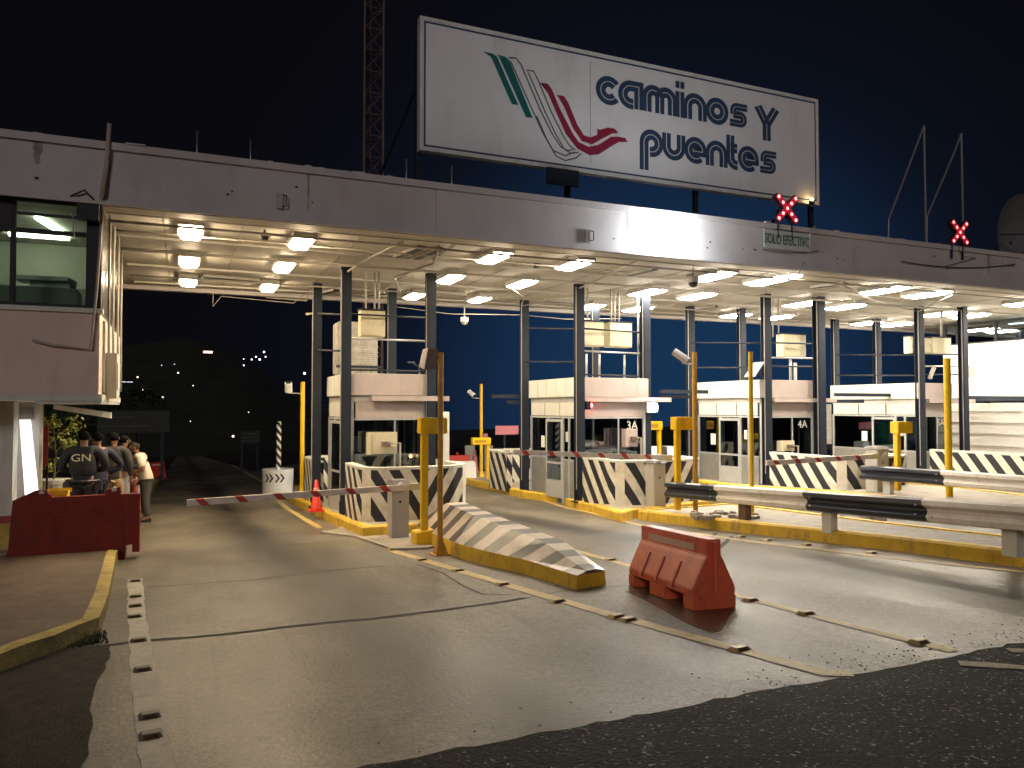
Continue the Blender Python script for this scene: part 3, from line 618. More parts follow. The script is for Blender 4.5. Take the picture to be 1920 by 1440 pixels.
mb = MB(); mb.obox((-1.95, 13.55, 3.56), (.75, .5, .06), R(-8)); mb.obox((-1.85, 13.6, 3.47), (.55, .35, .1), R(-8)); mb.build('copier_lid', mat('pale plastic', (.6, .68, .62), .5), off)
E_TUBE = emit('fluorescent tube', (.93, 1, .86), 16)
for (x, y, l, a) in ((-2.0, 14.3, 1.1, R(80)), (-2.3, 15.3, .9, R(0))):
    MB().obox((x, y, 4.57), (l, .10, .05), a).build('tube_lamp', E_TUBE, off)
# lower storey
MB().box(-9, -2.62, OY0+1.9, OY1+.1, gz(-3, 26), 1.699).build('ground_wall', mat('ground floor wall', (.50, .40, .30), .75, var=.1, scale=1.5, dirt=(.3, .2, .1), dirt_amt=.5), off)
cc = onY(40, 800, 14.0)
MB().box(-2.615, -2.36, 13.75, 14.1, gz(-2.4, 14)+.14, 1.697).build('pillar', M_CREAMP, off)
MB().box(-2.63, -2.345, 13.735, 14.115, -.15, -.04).build('pillar_band', mat('dark red paint', (.30, .05, .03), .6), off)
MB().box(-2.627, -2.348, 13.738, 14.112, gz(-2.4, 14)+.13, -.152).build('pillar_base', M_KERBO, off)
mb = MB(); mb.box(-2.40, -2.22, 14.5, 14.52, 1.40, 1.62)
for k in range(6): mb.box(-2.41, -2.21, 14.485, 14.499, 1.42+k*.033, 1.435+k*.033)
mb.build('vent_grille', M_GREYBOX, off)
MB().box(-2.47, -2.13, 14.53, 14.9, gz(-2, 14.7)+.14, 1.697).build('rear_pillar', M_WHITE, off)
MB().box(-1.9, OX+.04, OY0-.03, OY1, 1.66, 1.698).build('edge_beam', M_CREAMP, off)
MB().hexa([(-1.95, 14.6, 1.58), (-1.12, 14.9, 1.42), (-1.12, 15.02, 1.42), (-1.95, 14.72, 1.58), (-1.95, 14.6, 1.66), (-1.12, 14.9, 1.52), (-1.12, 15.02, 1.52), (-1.95, 14.72, 1.66)]).build('brace', M_CREAMP, off)
for k, (dx, y0) in enumerate(((.02, 12.75), (.06, 13.3), (.06, 14.1), (.09, 14.9), (.08, 15.7))):
    x = OX+.03+dx*.5
    pipe([(x, y0, 4.6), (x, y0, 3.3 if k else 2.9), (x+.02, y0, 1.9 if k else 2.2), ] if k else [(x-.02, 12.56, 4.55), (x-.08, 12.56, 3.3), (x-.15, 12.56, 2.45), (-1.72, 12.56, 2.5), (-1.95, 12.56, 2.56)], .02, ('bent conduit dropping in front of the pink office wall', 'conduit down the office side nearest its corner', 'second conduit down the office side', 'third conduit down the office side', 'conduit down the far edge of the office side')[k], M_PIPE if k else mat('pinkish pipe', (.42, .34, .30), .6), grp='conduits on the office wall')
p = onX(209, 715, -1.02)
b_ = thing('electric_meter_box', 'pale meter box at the outer lower corner of the office', 'box', p)
MB().box(-1.09, -.93, p.y-.3, p.y+.3, 1.75, 2.45).build('case', M_CREAMP, b_, bevel=.01); MB().box(-.929, -.915, p.y-.2, p.y+.2, 1.9, 2.3).build('cover', M_WHITE, b_)
sp = thing('utility_box', 'dark junction clutter at the top corner of the office window', 'box', (-1.2, 12.5, 4.45))
MB().box(-1.42, -1.14, 12.44, 12.6, 4.32, 4.56).build('case', M_DARK, sp); MB().tube([(-1.5, 12.42, 4.62), (-1.32, 12.38, 4.72), (-1.2, 12.42, 4.6)], .015, 6).build('cable', M_BLACKP, sp); MB().tube([(-1.47, 12.4, 4.4), (-1.44, 12.4, 4.0)], .012, 5).build('hanging_cable', M_BLACKP, sp)

# ================================================================ STEEL COLUMNS
def column(x, y, label, w=.20, m=M_STEEL):
    zb = gz(x, y)+.17; o = thing('steel_column', label, 'column', (x, y, zb), 'steel columns under the canopy')
    mb = MB(); t = .025; zt = CZ-.02 if not (12.6 < y < 13.1) else CZ-.1
    mb.box(x-w/2, x+w/2, y-w/2, y-w/2+t, zb+.02, zt); mb.box(x-w/2, x+w/2, y+w/2-t, y+w/2, zb+.02, zt); mb.box(x-t/2, x+t/2, y-w/2+t+.001, y+w/2-t-.001, zb+.02, zt)
    mb.build('h_beam', m, o, bevel=.004)
    MB().box(x-w*.8, x+w*.8, y-w*.8, y+w*.8, zb-.01, zb+.019).build('base_plate', m, o)
    mb = MB(); mb.tube([(x-w/2-.015, y-w*.3, zb+.3), (x-w/2-.015, y-w*.3, zt-.1)], .012, 5); mb.build('cable', M_PIPE, o)
    return o
BN = ('the first booth', 'booth 3A', 'booth 4A', 'the last booth')
CP = (((3.19, 16.28), (5.09, 16.35), (3.0, 18.88), (4.87, 18.94)), ((8.84, 16.32), (10.92, 16.6), (8.74, 19.33), (10.95, 19.25)),
      ((14.22, 15.87), (15.9, 15.7), (13.88, 18.7), (15.58, 18.45)), ((20.12, 15.97), (21.42, 15.54), (20.37, 19.4), (21.7, 18.85)))
for bn, cs in zip(BN, CP):
    for (x, y), w in zip(cs, ('front column on the office side of ', 'front column on the far side of ', 'rear column on the office side of ', 'rear column on the far side of ')):
        column(x, y, 'dark steel '+w+bn, .24 if (bn, w[:5]) == ('booth 4A', 'front') and 'far' in w else .20)
def rail(p, q, label, r=.022, m=M_STEEL, name='cross_rail', cat='rail'):
    return pipe([p, q], r, label, m, name, cat, 'cross rails between the columns')
for (a, b, c, d), bn, zs in zip(CP, BN, ((3.62, 3.1, 2.42), (3.55, 3.0, 2.42), (3.35, 2.95, 2.72), (3.2, 2.85, 2.6))):
    for z, zn in zip(zs, ('top', 'middle', 'lowest')):
        rail((a[0]+.1, a[1]+.11, z), (b[0]-.1, b[1]+.11, z), f'{zn} steel rail across the front columns of {bn}', m=M_GALV if zn == 'middle' else M_STEEL)
    for z, zn in zip((zs[0]-.02, zs[1]-.28), ('upper', 'lower')):
        rail((a[0], a[1]+.1, z), (c[0], c[1]-.1, CAMH+(z-CAMH)*(.9178*c[1]+.397*c[0])/(.9178*a[1]+.397*a[0])), f'{zn} steel rail along the office side of {bn}')
def cabinet(px0, py0, px1, py1, Y, d, label, m=M_BEIGE):
    a = onY(px0, py1, Y); b = onY(px1, py0, Y)
    o = thing('electrical_cabinet', label, 'cabinet', (a.x, Y, a.z))
    MB().box(a.x, b.x, Y+.022, Y+d, a.z, b.z).build('case', m, o, bevel=.008)
    MB().box(a.x+.02, b.x-.02, Y, Y+.0215, a.z+.02, b.z-.02).build('door', m, o, bevel=.004)
    MB().box(b.x-.07, b.x-.05, Y-.018, Y-.001, (a.z+b.z)/2-.05, (a.z+b.z)/2+.05).build('latch', M_GALV, o)
    MB().box(a.x-.02, b.x+.02, Y-.01, Y+d+.02, b.z+.001, b.z+.03).build('rain_lid', M_STEEL, o); return o
cabinet(677, 583, 723, 630, 16.55, .3, 'beige electrical cabinet hung above the first booth')
cabinet(1093, 604, 1133, 648, 16.75, .3, 'cream cabinet above booth 3A, next to the office-side column')
cabinet(1143, 606, 1186, 650, 16.75, .3, 'cream cabinet above booth 3A, farther from the office-side column')
cabinet(1470, 628, 1512, 668, 16.1, .3, 'cream cabinet on a stem above booth 4A')
cabinet(1748, 634, 1784, 662, 16.1, .3, 'wide cream cabinet above the last booth')
cabinet(1733, 634, 1746, 661, 16.12, .25, 'narrow cream cabinet above the last booth beside the wide one')
cabinet(1708, 631, 1713, 662, 16.2, .25, 'slim pale box fixed on the striped column of the last booth')
pb = onX(1808, 695, 21.5); o = thing('junction_box', 'grey junction box strapped to the far column of the last booth', 'box', pb)
MB().box(21.5, 21.85, pb.y-.1, pb.y+.1, pb.z-.18, pb.z+.12).build('case', M_GREYBOX, o, bevel=.01); MB().tube([(21.4, pb.y, pb.z+.2), (21.6, pb.y, pb.z+.25), (21.7, pb.y, pb.z+.1)], .02, 6).build('cable', M_BLACKP, o)
ac0 = onY(634, 697, 17.7); ac1 = onY(709, 605, 17.7)
o = thing('air_conditioner', 'stained pale air conditioning unit on the roof of the first booth', 'air conditioner', ac0)
MB().box(ac0.x, ac1.x, 17.7, 18.4, 2.37, ac1.z).build('casing', mat('stained casing', (.33, .31, .28), .6, var=.35, scale=5, dirt=(.12, .10, .08), dirt_amt=1), o, bevel=.03)
mb = MB()
for k in range(7): mb.box(ac0.x+.4, ac1.x-.05, 17.69, 17.698, 2.95-k*.05, 2.97-k*.05)
mb.build('louvres', M_GREYBOX, o); MB().box(ac0.x-.05, ac1.x+.06, 17.66, 17.688, 2.53, 2.59).build('strap', M_STEEL, o)
for X, y0, z0, z1, lb in ((9.25, 16.7, 2.35, 2.95, 'thin'), (9.62, 16.7, 2.35, 2.95, 'middle'), (10.35, 16.7, 2.35, 2.95, 'thick'), (10.8, 16.75, 2.3, 4.5, 'tall')):
    pipe([(X, y0, z0), (X, y0, z1)], .028, lb+' standing pipe on the roof of booth 3A', M_GALV, grp='pipes on the roof of booth 3A')
pipe([onY(1482, 668, 16.3), (onY(1482, 668, 16.3).x, 16.3, 2.36)], .045, 'grey stem carrying the cream cabinet of booth 4A', M_GALV)
pipe([onY(1491, 680, 16.25), (onY(1491, 680, 16.25).x, 16.25, 2.36)], .05, 'white pipe beside the cabinet stem on booth 4A', M_WHITE)
pipe([onY(1765, 575, 16.15), onY(1765, 634, 16.15)], .04, 'pale riser pipe above the cabinets of the last booth', M_PIPE)
for (px0, px1, py, Y, lb) in ((922, 974, 743, 19.2, 'dark steel beam sticking out on the office side behind booth 3A'), (950, 974, 754, 19.2, 'shorter grey beam under the dark one behind booth 3A'),
                              (1238, 1326, 734, 17.2, 'dark steel beam sticking out in front of the white side of booth 4A'), (1238, 1290, 744, 17.4, 'lower grey beam beside booth 4A'),
                              (1566, 1687, 740, 17.0, 'dark steel beam crossing the white side of the last booth'), (1535, 1618, 752, 17.0, 'lower dark beam between booth 4A and the last booth'), (1815, 1920, 745, 16.0, 'dark steel beam beyond the last booth')):
    a = onY(px0, py, Y); b = onY(px1, py, Y)
    tag(MB().box(a.x, b.x, Y-.05, Y+.05, a.z-.05, a.z+.05).build('steel_beam', M_STEEL, loc=a), lb, 'beam')

# ================================================================ BOOTHS
M_HEADER = mat('header panel', (.60, .58, .50), .5, var=.05, scale=3, dirt=(.35, .3, .25), dirt_amt=.3)
M_PINKB = mat('faded pink panel', (.50, .42, .385), .5, var=.06, scale=3, dirt=(.3, .24, .2), dirt_amt=.4)
M_STAINL = mat('brushed steel panel', (.42, .42, .40), .35, metal=.6, var=.12, scale=4)
M_INT = mat('booth interior', (.13, .14, .16), .7, var=.2)
M_LETT = mat('pale lettering', (.62, .60, .55), .5)
def booth(Xl, Xr, Yf, Yb, label, txt, strip, frontmat, extra=None):
    zb = gz((Xl+Xr)/2, Yf+1)+.12; b = thing('toll_booth', label, 'toll booth', ((Xl+Xr)/2, Yf, zb))
    # roof
    mb = MB(); mb.box(Xl-.03, Xr+.03, Yf-.04, Yb+.05, 1.87, 2.35); rf = mb.build('roof_band', M_CREAMP, b, bevel=.012)
    MB().box(Xl-.04, Xr+.04, Yf-.055, Yf-.042, 1.88, 2.34).build('front_fascia', frontmat, b)
    mb = MB()
    for k in range(1, 5):
        yy = Yf+(Yb-Yf)*k/5; mb.box(Xl-.034, Xl-.0305, yy-.006, yy+.006, 1.88, 2.34)
    mb.build('seam', mat('seam2', (.33, .31, .26), .7), rf)
    MB().box(Xl+.02, Xr-.02, Yf+.0, Yb, 1.74, 1.868).build('gap_band', M_GREYBOX, b)
    s = MB().box(strip[0], strip[1], Yf-.18, Yf-.06, 1.755, 1.865).build('awning_beam', frontmat, b)
    # header panels
    MB().box(Xl+.17, Xr-.08, Yf+.01, Yf+.05, 1.38, 1.735).build('front_header', frontmat, b)
    n = 3
    for k in range(n):
        y0 = Yf+.08+(Yb-Yf-.1)*k/n; y1 = Yf+.08+(Yb-Yf-.1)*(k+1)/n
        MB().box(Xl+.01, Xl+.04, y0+.025, y1-.025, 1.40, 1.735).build('side_header', M_HEADER, b)
    # frame
    mb = MB()
    for x in (Xl+.06, Xr-.09): mb.box(x, x+.07, Yf, Yf+.07, zb-.1, 1.738)
    mb.box(Xl+.135, Xr-.095, Yf+.005, Yf+.065, .26, .31); mb.box(Xl+.135, Xr-.095, Yf+.005, Yf+.065, 1.335, 1.375)
    xm = Xl+.16+(Xr-Xl-.25)*.58
    mb.box(xm, xm+.035, Yf+.012, Yf+.06, .315, 1.33)
    ya, yb2, yc = Yf+.75, Yf+1.6, Yb-.06
    for y in (Yf+.42, ya, yb2, yc): mb.box(Xl+.003, Xl+.056, y, y+.06, zb-.1, 1.39)
    mb.box(Xl+.004, Xl+.055, Yf+.08, Yb-.07, 1.34, 1.385)
    for (y0, y1) in ((Yf+.08, ya), (yb2+.06, yc)): mb.box(Xl+.006, Xl+.052, y0, y1, .27, .32)
    for x in (Xr-.05,):
        for y in (Yf+.42, ya, yb2, yc): mb.box(x, x+.05, y, y+.06, zb-.1, 1.74)
    mb.build('frame', M_ALU, b)
    # panes
    w = MB().box(Xl+.14, Xr-.1, Yf+.03, Yf+.036, .31, 1.335).build('front_window', M_GLASS, b)
    for y0, y1 in ((Yf+.08, Yf+.42), (Yf+.48, ya), (yb2+.06, yc)):
        MB().box(Xl+.026, Xl+.032, y0, y1, .32, 1.34).build('side_window', M_GLASS, b)
    MB().box(Xl+.135, Xr-.095, Yb-.05, Yb-.044, .3, 1.74).build('rear_window', M_GLASS, b)
    MB().box(Xr-.03, Xr-.024, Yf+.1, Yb-.1, .3, 1.74).build('far_window', M_GLASS, b)
    # lower panels
    mb = MB(); mb.box(Xl+.135, Xr-.095, Yf+.015, Yf+.055, zb-.1, .257); mb.build('front_panel', M_STAINL, b)
    for y0, y1 in ((Yf+.08, Yf+.42), (Yf+.48, ya), (yb2+.06, yc)):
        MB().box(Xl+.015, Xl+.045, y0, y1, zb-.1, .268).build('side_panel', M_STAINL, b)
    MB().box(Xr-.045, Xr-.015, Yf+.1, Yb-.1, zb-.1, .29).build('far_panel', M_STAINL, b)
    MB().box(Xl+.1, Xr-.1, Yb-.04, Yb-.01, zb-.1, .29).build('rear_panel', M_STAINL, b)
    # door standing a little open
    d = MB().obox((Xl-.02, ya+.06+.38, (zb+1.3)/2+.02), (.035, .76, 1.28-zb), R(6)).build('door', M_GLASS, b)
    mb = MB(); rot = Matrix.Rotation(R(6), 3, 'Z'); c = Vector((Xl-.02, ya+.44, (zb+1.3)/2+.02)); H = 1.28-zb
    for off_, sz in (((0, -.36, 0), (.045, .06, H+.01)), ((0, .36, 0), (.045, .06, H+.01)), ((0, 0, H/2-.03), (.046, .70, .07)), ((0, 0, -H/2+.22), (.046, .70, .44)), ((0, 0, -.12), (.046, .70, .05))):
        mb.obox(c+rot@Vector(off_), sz, R(6))
    mb.build('door_frame', M_ALU, d)
    # inside
    mb = MB(); mb.box(Xl+.35, Xr-.3, Yf+.15, Yf+.65, .10, .15); mb.box(Xl+.4, Xr-.35, Yf+.2, Yf+.6, zb, .098); mb.build('counter', M_INT, b)
    mb = MB(); mb.obox((Xl+.7, Yf+.45, .42), (.42, .05, .30), R(15)); mb.box(Xl+.67, Xl+.73, Yf+.42, Yf+.48, .151, .30); mb.build('monitor', M_BLACKP, b)
    MB().obox((Xl+.69, Yf+.478, .42), (.36, .004, .24), R(15)).build('monitor_screen', emit('booth screen', (.35, .55, .9), .8), b)
    MB().tube([(Xl+1.18, Yf+.9, .0), (Xl+1.18, Yf+.9, .42), (Xl+1.18, Yf+.9, .5)], [.20, .22, .08], 12).build('chair_back', mat('chair cloth', (.06, .05, .07), .8), b)
    MB().box(Xl+.30, Xl+.52, Yf+1.0, Yf+1.15, .6, .95).build('wall_box', M_CREAMP, b)
    mb = MB(); mb.box(Xr-.62, Xr-.60, Yf+.5, Yf+.52, zb, 1.5); mb.box(Xr-.72, Xr-.50, Yf+.44, Yf+.58, 1.2, 1.5); mb.build('ticket_printer', M_GREYBOX, b)
    MB().box(Xl+.75, Xl+.79, Yf+.6, Yf+.64, .16, .62).build('red_stick', mat('red stick', (.5, .06, .06), .5), b)
    mb = MB(); mb.box(Xl+1.0, Xl+1.35, Yf+.3, Yf+.6, .151, .36); mb.box(Xl+1.05, Xl+1.2, Yf+.35, Yf+.5, .361, .5); mb.build('cash_register', M_GREYBOX, b)
    mb = MB(); mb.box(Xl+.7, Xl+1.15, Yf+1.0, Yf+1.45, .0, .08); mb.box(Xl+.7, Xl+1.15, Yf+1.42, Yf+1.5, .08, .75); mb.tube([(Xl+.92, Yf+1.2, zb), (Xl+.92, Yf+1.2, 0)], .03, 6); mb.build('stool', M_INT, b)
    MB().box(Xl+.06, Xr-.06, Yf+.08, Yb-.06, 1.70, 1.73).build('inner_ceiling', M_INT, b)
    MB().box(Xl+.06, Xr-.06, Yf+.08, Yb-.06, zb-.1, zb+.0).build('floor', M_INT, b)
    if txt:
        put_text('lane_number', txt, .30, M_LETT, b, (Xr-.40, Yf+.022, 1.15), FACE_CAM, .95)
    # paper notices on the panes
    MB().box(Xl+.022, Xl+.0255, yb2+.25, yb2+.47, .55, .86).build('notice', M_WHITE, b)
    MB().box(Xl+.022, Xl+.0255, Yf+.52, Yf+.64, .75, 1.0).build('notice', M_CREAMP, b)
    return b
b1 = booth(3.27, 5.0, 16.42, 18.8, 'first booth, with pink front, fare screen and stained unit on its roof', None, (3.75, 5.5), M_PINKB)
b2 = booth(8.86, 10.85, 16.48, 19.2, 'booth numbered 3A, its front washed by red light', '3A', (8.95, 11.5), M_PINKB)
b3 = booth(14.05, 15.95, 15.95, 18.6, 'booth numbered 4A with bright white side', '4A', (14.4, 16.6), M_PINKB)
b4 = booth(20.1, 21.5, 16.05, 19.3, 'last booth, partly hidden by yellow posts, painted green glow inside', '5A', (20.4, 22.4), M_PINKB)
M_GRNGLOW = mat('green glow paint', (.02, .22, .13), .6)
MB().box(20.35, 20.37, 17.3, 18.6, .35, 1.3).build('green_glow_panel', M_GRNGLOW, b4)  # added panel, its green paint stands in for the green-lit interior
MB().box(20.34, 20.349, 17.7, 18.1, 1.0, 1.16).build('red_spot', mat('pink stripe', (.5, .08, .14), .6), b4)
# white tube lamp under the awning of the first booth and of booth 3A
E_LED = emit('white work light', (.86, .93, 1), 220)
p = onY(1225, 764, 16.2); o = thing('work_light', 'dazzling white work light under the awning beam of booth 3A', 'light', p)
MB().box(p.x-.17, p.x+.17, p.y+.03, p.y+.10, p.z-.13, p.z+.13).build('housing', M_GALV, o, bevel=.01); MB().ball((p.x, p.y+.02, p.z), .14, 12, (1, .5, .85)).build('lens', E_LED, o, smooth=True)
MB().tube([(p.x, p.y+.07, p.z+.12), (p.x, p.y+.07, 1.80)], .015, 6).build('hanger', M_GALV, o)
p = Vector((9.08, 16.30, 1.66)); o = thing('red_signal', 'small red signal lamp on the office-side front column of booth 3A', 'signal lamp', p)
MB().box(p.x-.11, p.x-.0, p.y-.12, p.y-.02, p.z-.1, p.z+.1).build('housing', M_BLACKP, o); MB().ball((p.x+.02, p.y-.07, p.z), .055, 10).build('lens', emit('red signal lens', (1, .03, .045), 30), o, smooth=True)
# fare screens on arms
def fare(px0, py0, px1, py1, Y, label, m=M_BEIGE):
    a = onY(px0, py1, Y); b = onY(px1, py0, Y); o = thing('fare_display', label, 'display', a)
    MB().box(a.x, b.x, Y, Y+.12, a.z, b.z).build('screen_case', m, o, bevel=.01)
    MB().box(a.x+.10, b.x-.02, Y-.006, Y-.001, a.z+.03, b.z-.03).build('screen_face', m, o)
    MB().box(a.x-.02, a.x+.05, Y-.12, Y-.007, a.z+.0, b.z).build('side_hood', m, o)
    mx = (a.x+b.x)/2; mz = (a.z+b.z)/2
    MB().box(mx-.02, mx+.16, Y-.10, Y-.007, mz-.06, mz+.03).build('clamp', mat('brown clamp', (.16, .11, .08), .6), o)
    MB().tube([(mx+.10, Y-.08, mz+.0), (b.x+.04, Y-.08, mz+.0), (b.x+.04, Y-.08, gz(b.x, Y)+.2)], .025, 8).build('arm', M_PIPE, o)
fare(688, 810, 745, 852, 16.1, 'beige fare screen on a bent arm before the first booth window')
fare(1170, 804, 1196, 838, 16.1, 'pinkish fare screen on a bent arm before the booth 3A window', M_PINKB)
fare(1462, 826, 1490, 846, 15.75, 'cream ticket box in front of the booth 4A window')

# ================================================================ STRIPED CONCRETE SHIELDS
M_CHEV = stripes('chevron paint', CREAM, BLACK, (1, 0, -.60), 2.45, .0, .5, mirror=True, side=(0, -.84, .66))
def shield(Xl, w, Yn, Yback, label, ztop, flip=1, m=M_CHEV):
    """U-shaped concrete guard: straight side wall, rounded nose with chevrons"""
    xm = Xl+w/2
    pl = [(Xl, Yback), (Xl, Yn+flip*.55), (Xl+.05, Yn+flip*.33), (Xl+.18, Yn+flip*.15), (Xl+.40, Yn+flip*.05), (Xl+w*.38, Yn), (Xl+w*.62, Yn), (Xl+w-.40, Yn+flip*.05), (Xl+w-.18, Yn+flip*.15), (Xl+w-.05, Yn+flip*.33), (Xl+w, Yn+flip*.55), (Xl+w, Yn+flip*1.3)]
    n = len(pl); inn = []
    for i in range(n):
        a = Vector(pl[max(i-1, 0)]); b = Vector(pl[min(i+1, n-1)]); d = (b-a).normalized(); nn = Vector((-d.y, d.x))*flip
        inn.append(Vector(pl[i])+nn*.17)
    zb = gz(xm, Yn)+.14
    o = thing('concrete_guard', label, 'concrete guard', (xm, Yn, zb), 'striped concrete guards around the booths')
    def sec(i):
        x, y = pl[i]; q = inn[i]; z0 = gz(x, y)+.1
        return [(x, y, z0), (x, y, ztop-.03), (x+(q.x-x)*.25, y+(q.y-y)*.25, ztop), (q.x, q.y, ztop), (q.x, q.y, z0)]
    MB().sweep(pl, sec).build('wall', m, o)
    MB().sweep(pl, lambda i: [(pl[i][0]+(inn[i].x-pl[i][0])*k, pl[i][1]+(inn[i].y-pl[i][1])*k, z) for k, z in ((-.03, ztop-.028), (-.03, ztop+.022), (1.03, ztop+.022), (1.03, ztop-.028))]).build('rim', M_CREAMP, o)
    return o
shield(3.12, 2.2, 14.2, 15.9, 'striped guard with chevron nose in front of the first booth', .45)
shield(8.8, 2.35, 14.35, 16.1, 'striped guard with chevron nose in front of booth 3A', .42)
shield(14.05, 2.3, 13.1, 15.6, 'striped guard with chevron nose in front of booth 4A', .44)
shield(20.0, 2.2, 11.8, 15.6, 'long striped guard in front of the last booth', .38)
shield(3.1, 2.2, 22.0, 19.4, 'striped guard at the rear of the first booth', .24, -1)
shield(8.45, 2.4, 21.7, 19.9, 'striped guard at the rear of booth 3A', .33, -1)

# ================================================================ BOOM GATES
M_ARM = stripes('boom paint', (.66, .60, .54), (.42, .05, .035), (1, 0, .9), 1.75, .1, .78)
def boom(px, py, X, Y, tip_px, tip_py, label, w=.30, dp=.34, h=1.02, arm_z=None):
    zb = gz(X, Y)+(.0 if X < 5 else .16)
    o = thing('boom_gate', label, 'boom gate', (X, Y, zb), 'boom gates across the lanes')
    MB().box(X-w/2, X+w/2, Y-dp/2, Y+dp/2, zb, zb+h-.06).build('cabinet', M_GREYBOX, o, bevel=.012)
    MB().hexa([(X-w/2-.02, Y-dp/2-.03, zb+h-.058), (X+w/2+.02, Y-dp/2-.03, zb+h-.058), (X+w/2+.02, Y+dp/2+.02, zb+h-.058), (X-w/2-.02, Y+dp/2+.02, zb+h-.058),
               (X-w/2+.02, Y-dp/2+.04, zb+h), (X+w/2-.02, Y-dp/2+.04, zb+h), (X+w/2-.02, Y+dp/2-.02, zb+h), (X-w/2+.02, Y+dp/2-.02, zb+h)]).build('lid', mat('dark lid', (.12, .11, .10), .5), o)
    MB().box(X-.03, X+.01, Y-dp/2-.004, Y-dp/2-.0005, zb+h*.62, zb+h*.66).build('lock', M_DARK, o)
    ya = Y-dp/2-.10; tip = onY(tip_px, tip_py, ya); base = onY(px, py, ya)
    d = (tip-base); L = d.length; ang = math.atan2(d.z, d.x)
    # arm in its own frame so that its bands run along it
    arm = MB(); c0 = base
    arm.box(-.02, L, -.022, .022, -.05, .05)
    org = WL[o.as_pointer()]
    me = bpy.data.meshes.new('arm'); bmesh.ops.recalc_face_normals(arm.bm, faces=arm.bm.faces); arm.bm.to_mesh(me); arm.bm.free(); me.materials.append(M_ARM)
    a = bpy.data.objects.new('arm', me); COL.objects.link(a); a.parent = o; a.location = base-org; a.rotation_euler = (0, -ang, 0)
    MB().tube([(X, Y-dp/2-.075, base.z), (X, Y-dp/2+.02, base.z)], .075, 14).build('hub', M_GREYBOX, o)
    MB().box(base.x-.05, base.x+.16, ya-.024, ya+.024, base.z-.055, base.z+.055).build('counterweight', mat('pale yellow paint', (.6, .52, .28), .5), o)
boom(770, 913, 3.47, 13.0, 350, 943, 'boom gate down across the lane beside the office')
boom(1248, 858, 9.45, 14.0, 962, 848, 'boom gate down across the lane between first booth and booth 3A')
boom(1636, 856, 14.45, 12.6, 1437, 868, 'boom gate down across the lane before booth 4A', w=.36)

# ================================================================ YELLOW POSTS AND CAMERA POLES
def sensor(px, Yv, X, ztop, hw, label, m=M_YEL, r=.055, ped=True, hh=.26):
    zb = gz(X, Yv)+(.0 if X < 5 else .16); o = thing('sensor_post', label, 'sensor post', (X, Yv, zb), 'yellow sensor posts by the boom gates')
    MB().box(X-r, X+r, Yv-r, Yv+r, zb+.05, ztop-hh-.001).build('post', m, o, bevel=.01)
    MB().box(min(X-.09, X+hw), max(X+.06, X+hw), Yv-.11, Yv+.11, ztop-hh, ztop).build('head', m, o, bevel=.012)
    if hw < 0: MB().box(X+hw+.06, X-.1, Yv-.116, Yv-.111, ztop-hh+.07, ztop-.07).build('window', mat('sensor window', (.42, .24, .03), .3), o)
    if ped:
        MB().hexa([(X-.17, Yv-.17, zb-.02), (X+.2, Yv-.17, zb-.02), (X+.2, Yv+.17, zb-.02), (X-.17, Yv+.17, zb-.02), (X-.17, Yv-.17, zb+.22), (X+.27, Yv-.17, zb+.27), (X+.27, Yv+.17, zb+.27), (X-.17, Yv+.17, zb+.22)]).build('pedestal', m, o, bevel=.01)
sensor(787, 11.95, 3.62, 1.44, .36, 'yellow sensor post on a flared pedestal behind the ramp')
sensor(1262, 12.75, 9.13, 1.42, .30, 'yellow sensor post with pinkish head beside the boom gate of booth 3A', ped=False)
sensor(1675, 12.1, 14.5, 1.30, .36, 'yellow sensor post with square head beyond booth 4A', ped=False)
sensor(965, 22.6, 8.95, .66, -.55, 'low yellow device behind the rear guard of booth 3A', ped=False, hh=.22)
sensor(1245, 19.5, 13.3, 1.2, -.42, 'yellow sensor post behind booth 3A by the white light', ped=False)
def campole(X, Y, ztop, label, m, cam_, r=.042, base=True, head_side=-1):
    zb = gz(X, Y)+(.0 if 3.3 < X < 4 and Y < 12 else .16); o = thing('camera_pole', label, 'camera pole', (X, Y, zb), 'yellow poles beside the lanes')
    MB().tube([(X, Y, zb+.01), (X, Y, ztop)], r, 12).build('pole', m, o, smooth=False)
    if base:
        MB().box(X-.13, X+.13, Y-.13, Y+.13, zb-.01, zb+.018).build('base_plate', m, o)
        MB().hexa([(X-.09, Y-.09, zb+.019), (X+.09, Y-.09, zb+.019), (X+.09, Y+.09, zb+.019), (X-.09, Y+.09, zb+.019), (X-.04, Y-.04, zb+.2), (X+.04, Y-.04, zb+.2), (X+.04, Y+.04, zb+.2), (X-.04, Y+.04, zb+.2)]).build('gusset', m, o)
    if cam_:
        px, py, L, rr, dirv, mm = cam_; c = onY(px, py, Y); d = Vector(dirv).normalized()
        h = MB().tube([c-d*L/2, c+d*L/2], rr, 14).build('camera_housing', mm, o, smooth=False)
        MB().tube([c+d*(L/2-.01), c+d*(L/2+.012)], rr*.8, 12).build('lens', M_BLACKP, h)
        MB().tube([c-Vector((0, 0, rr*.9)), c+Vector((.03, 0, -rr-.06)), (X, Y, c.z-rr-.08)], .016, 6).build('bracket', M_PIPE, o)
WHC = mat('white camera housing', (.78, .78, .76), .4)
campole(3.5, 10.74, 2.42, 'rusty yellow camera pole in front of the striped ramp', M_RUSTY, None)
p = onY(808, 672, 10.72); o = thing('camera_hood', 'brown hooded camera clamped at the top of the rusty pole', 'camera', p)
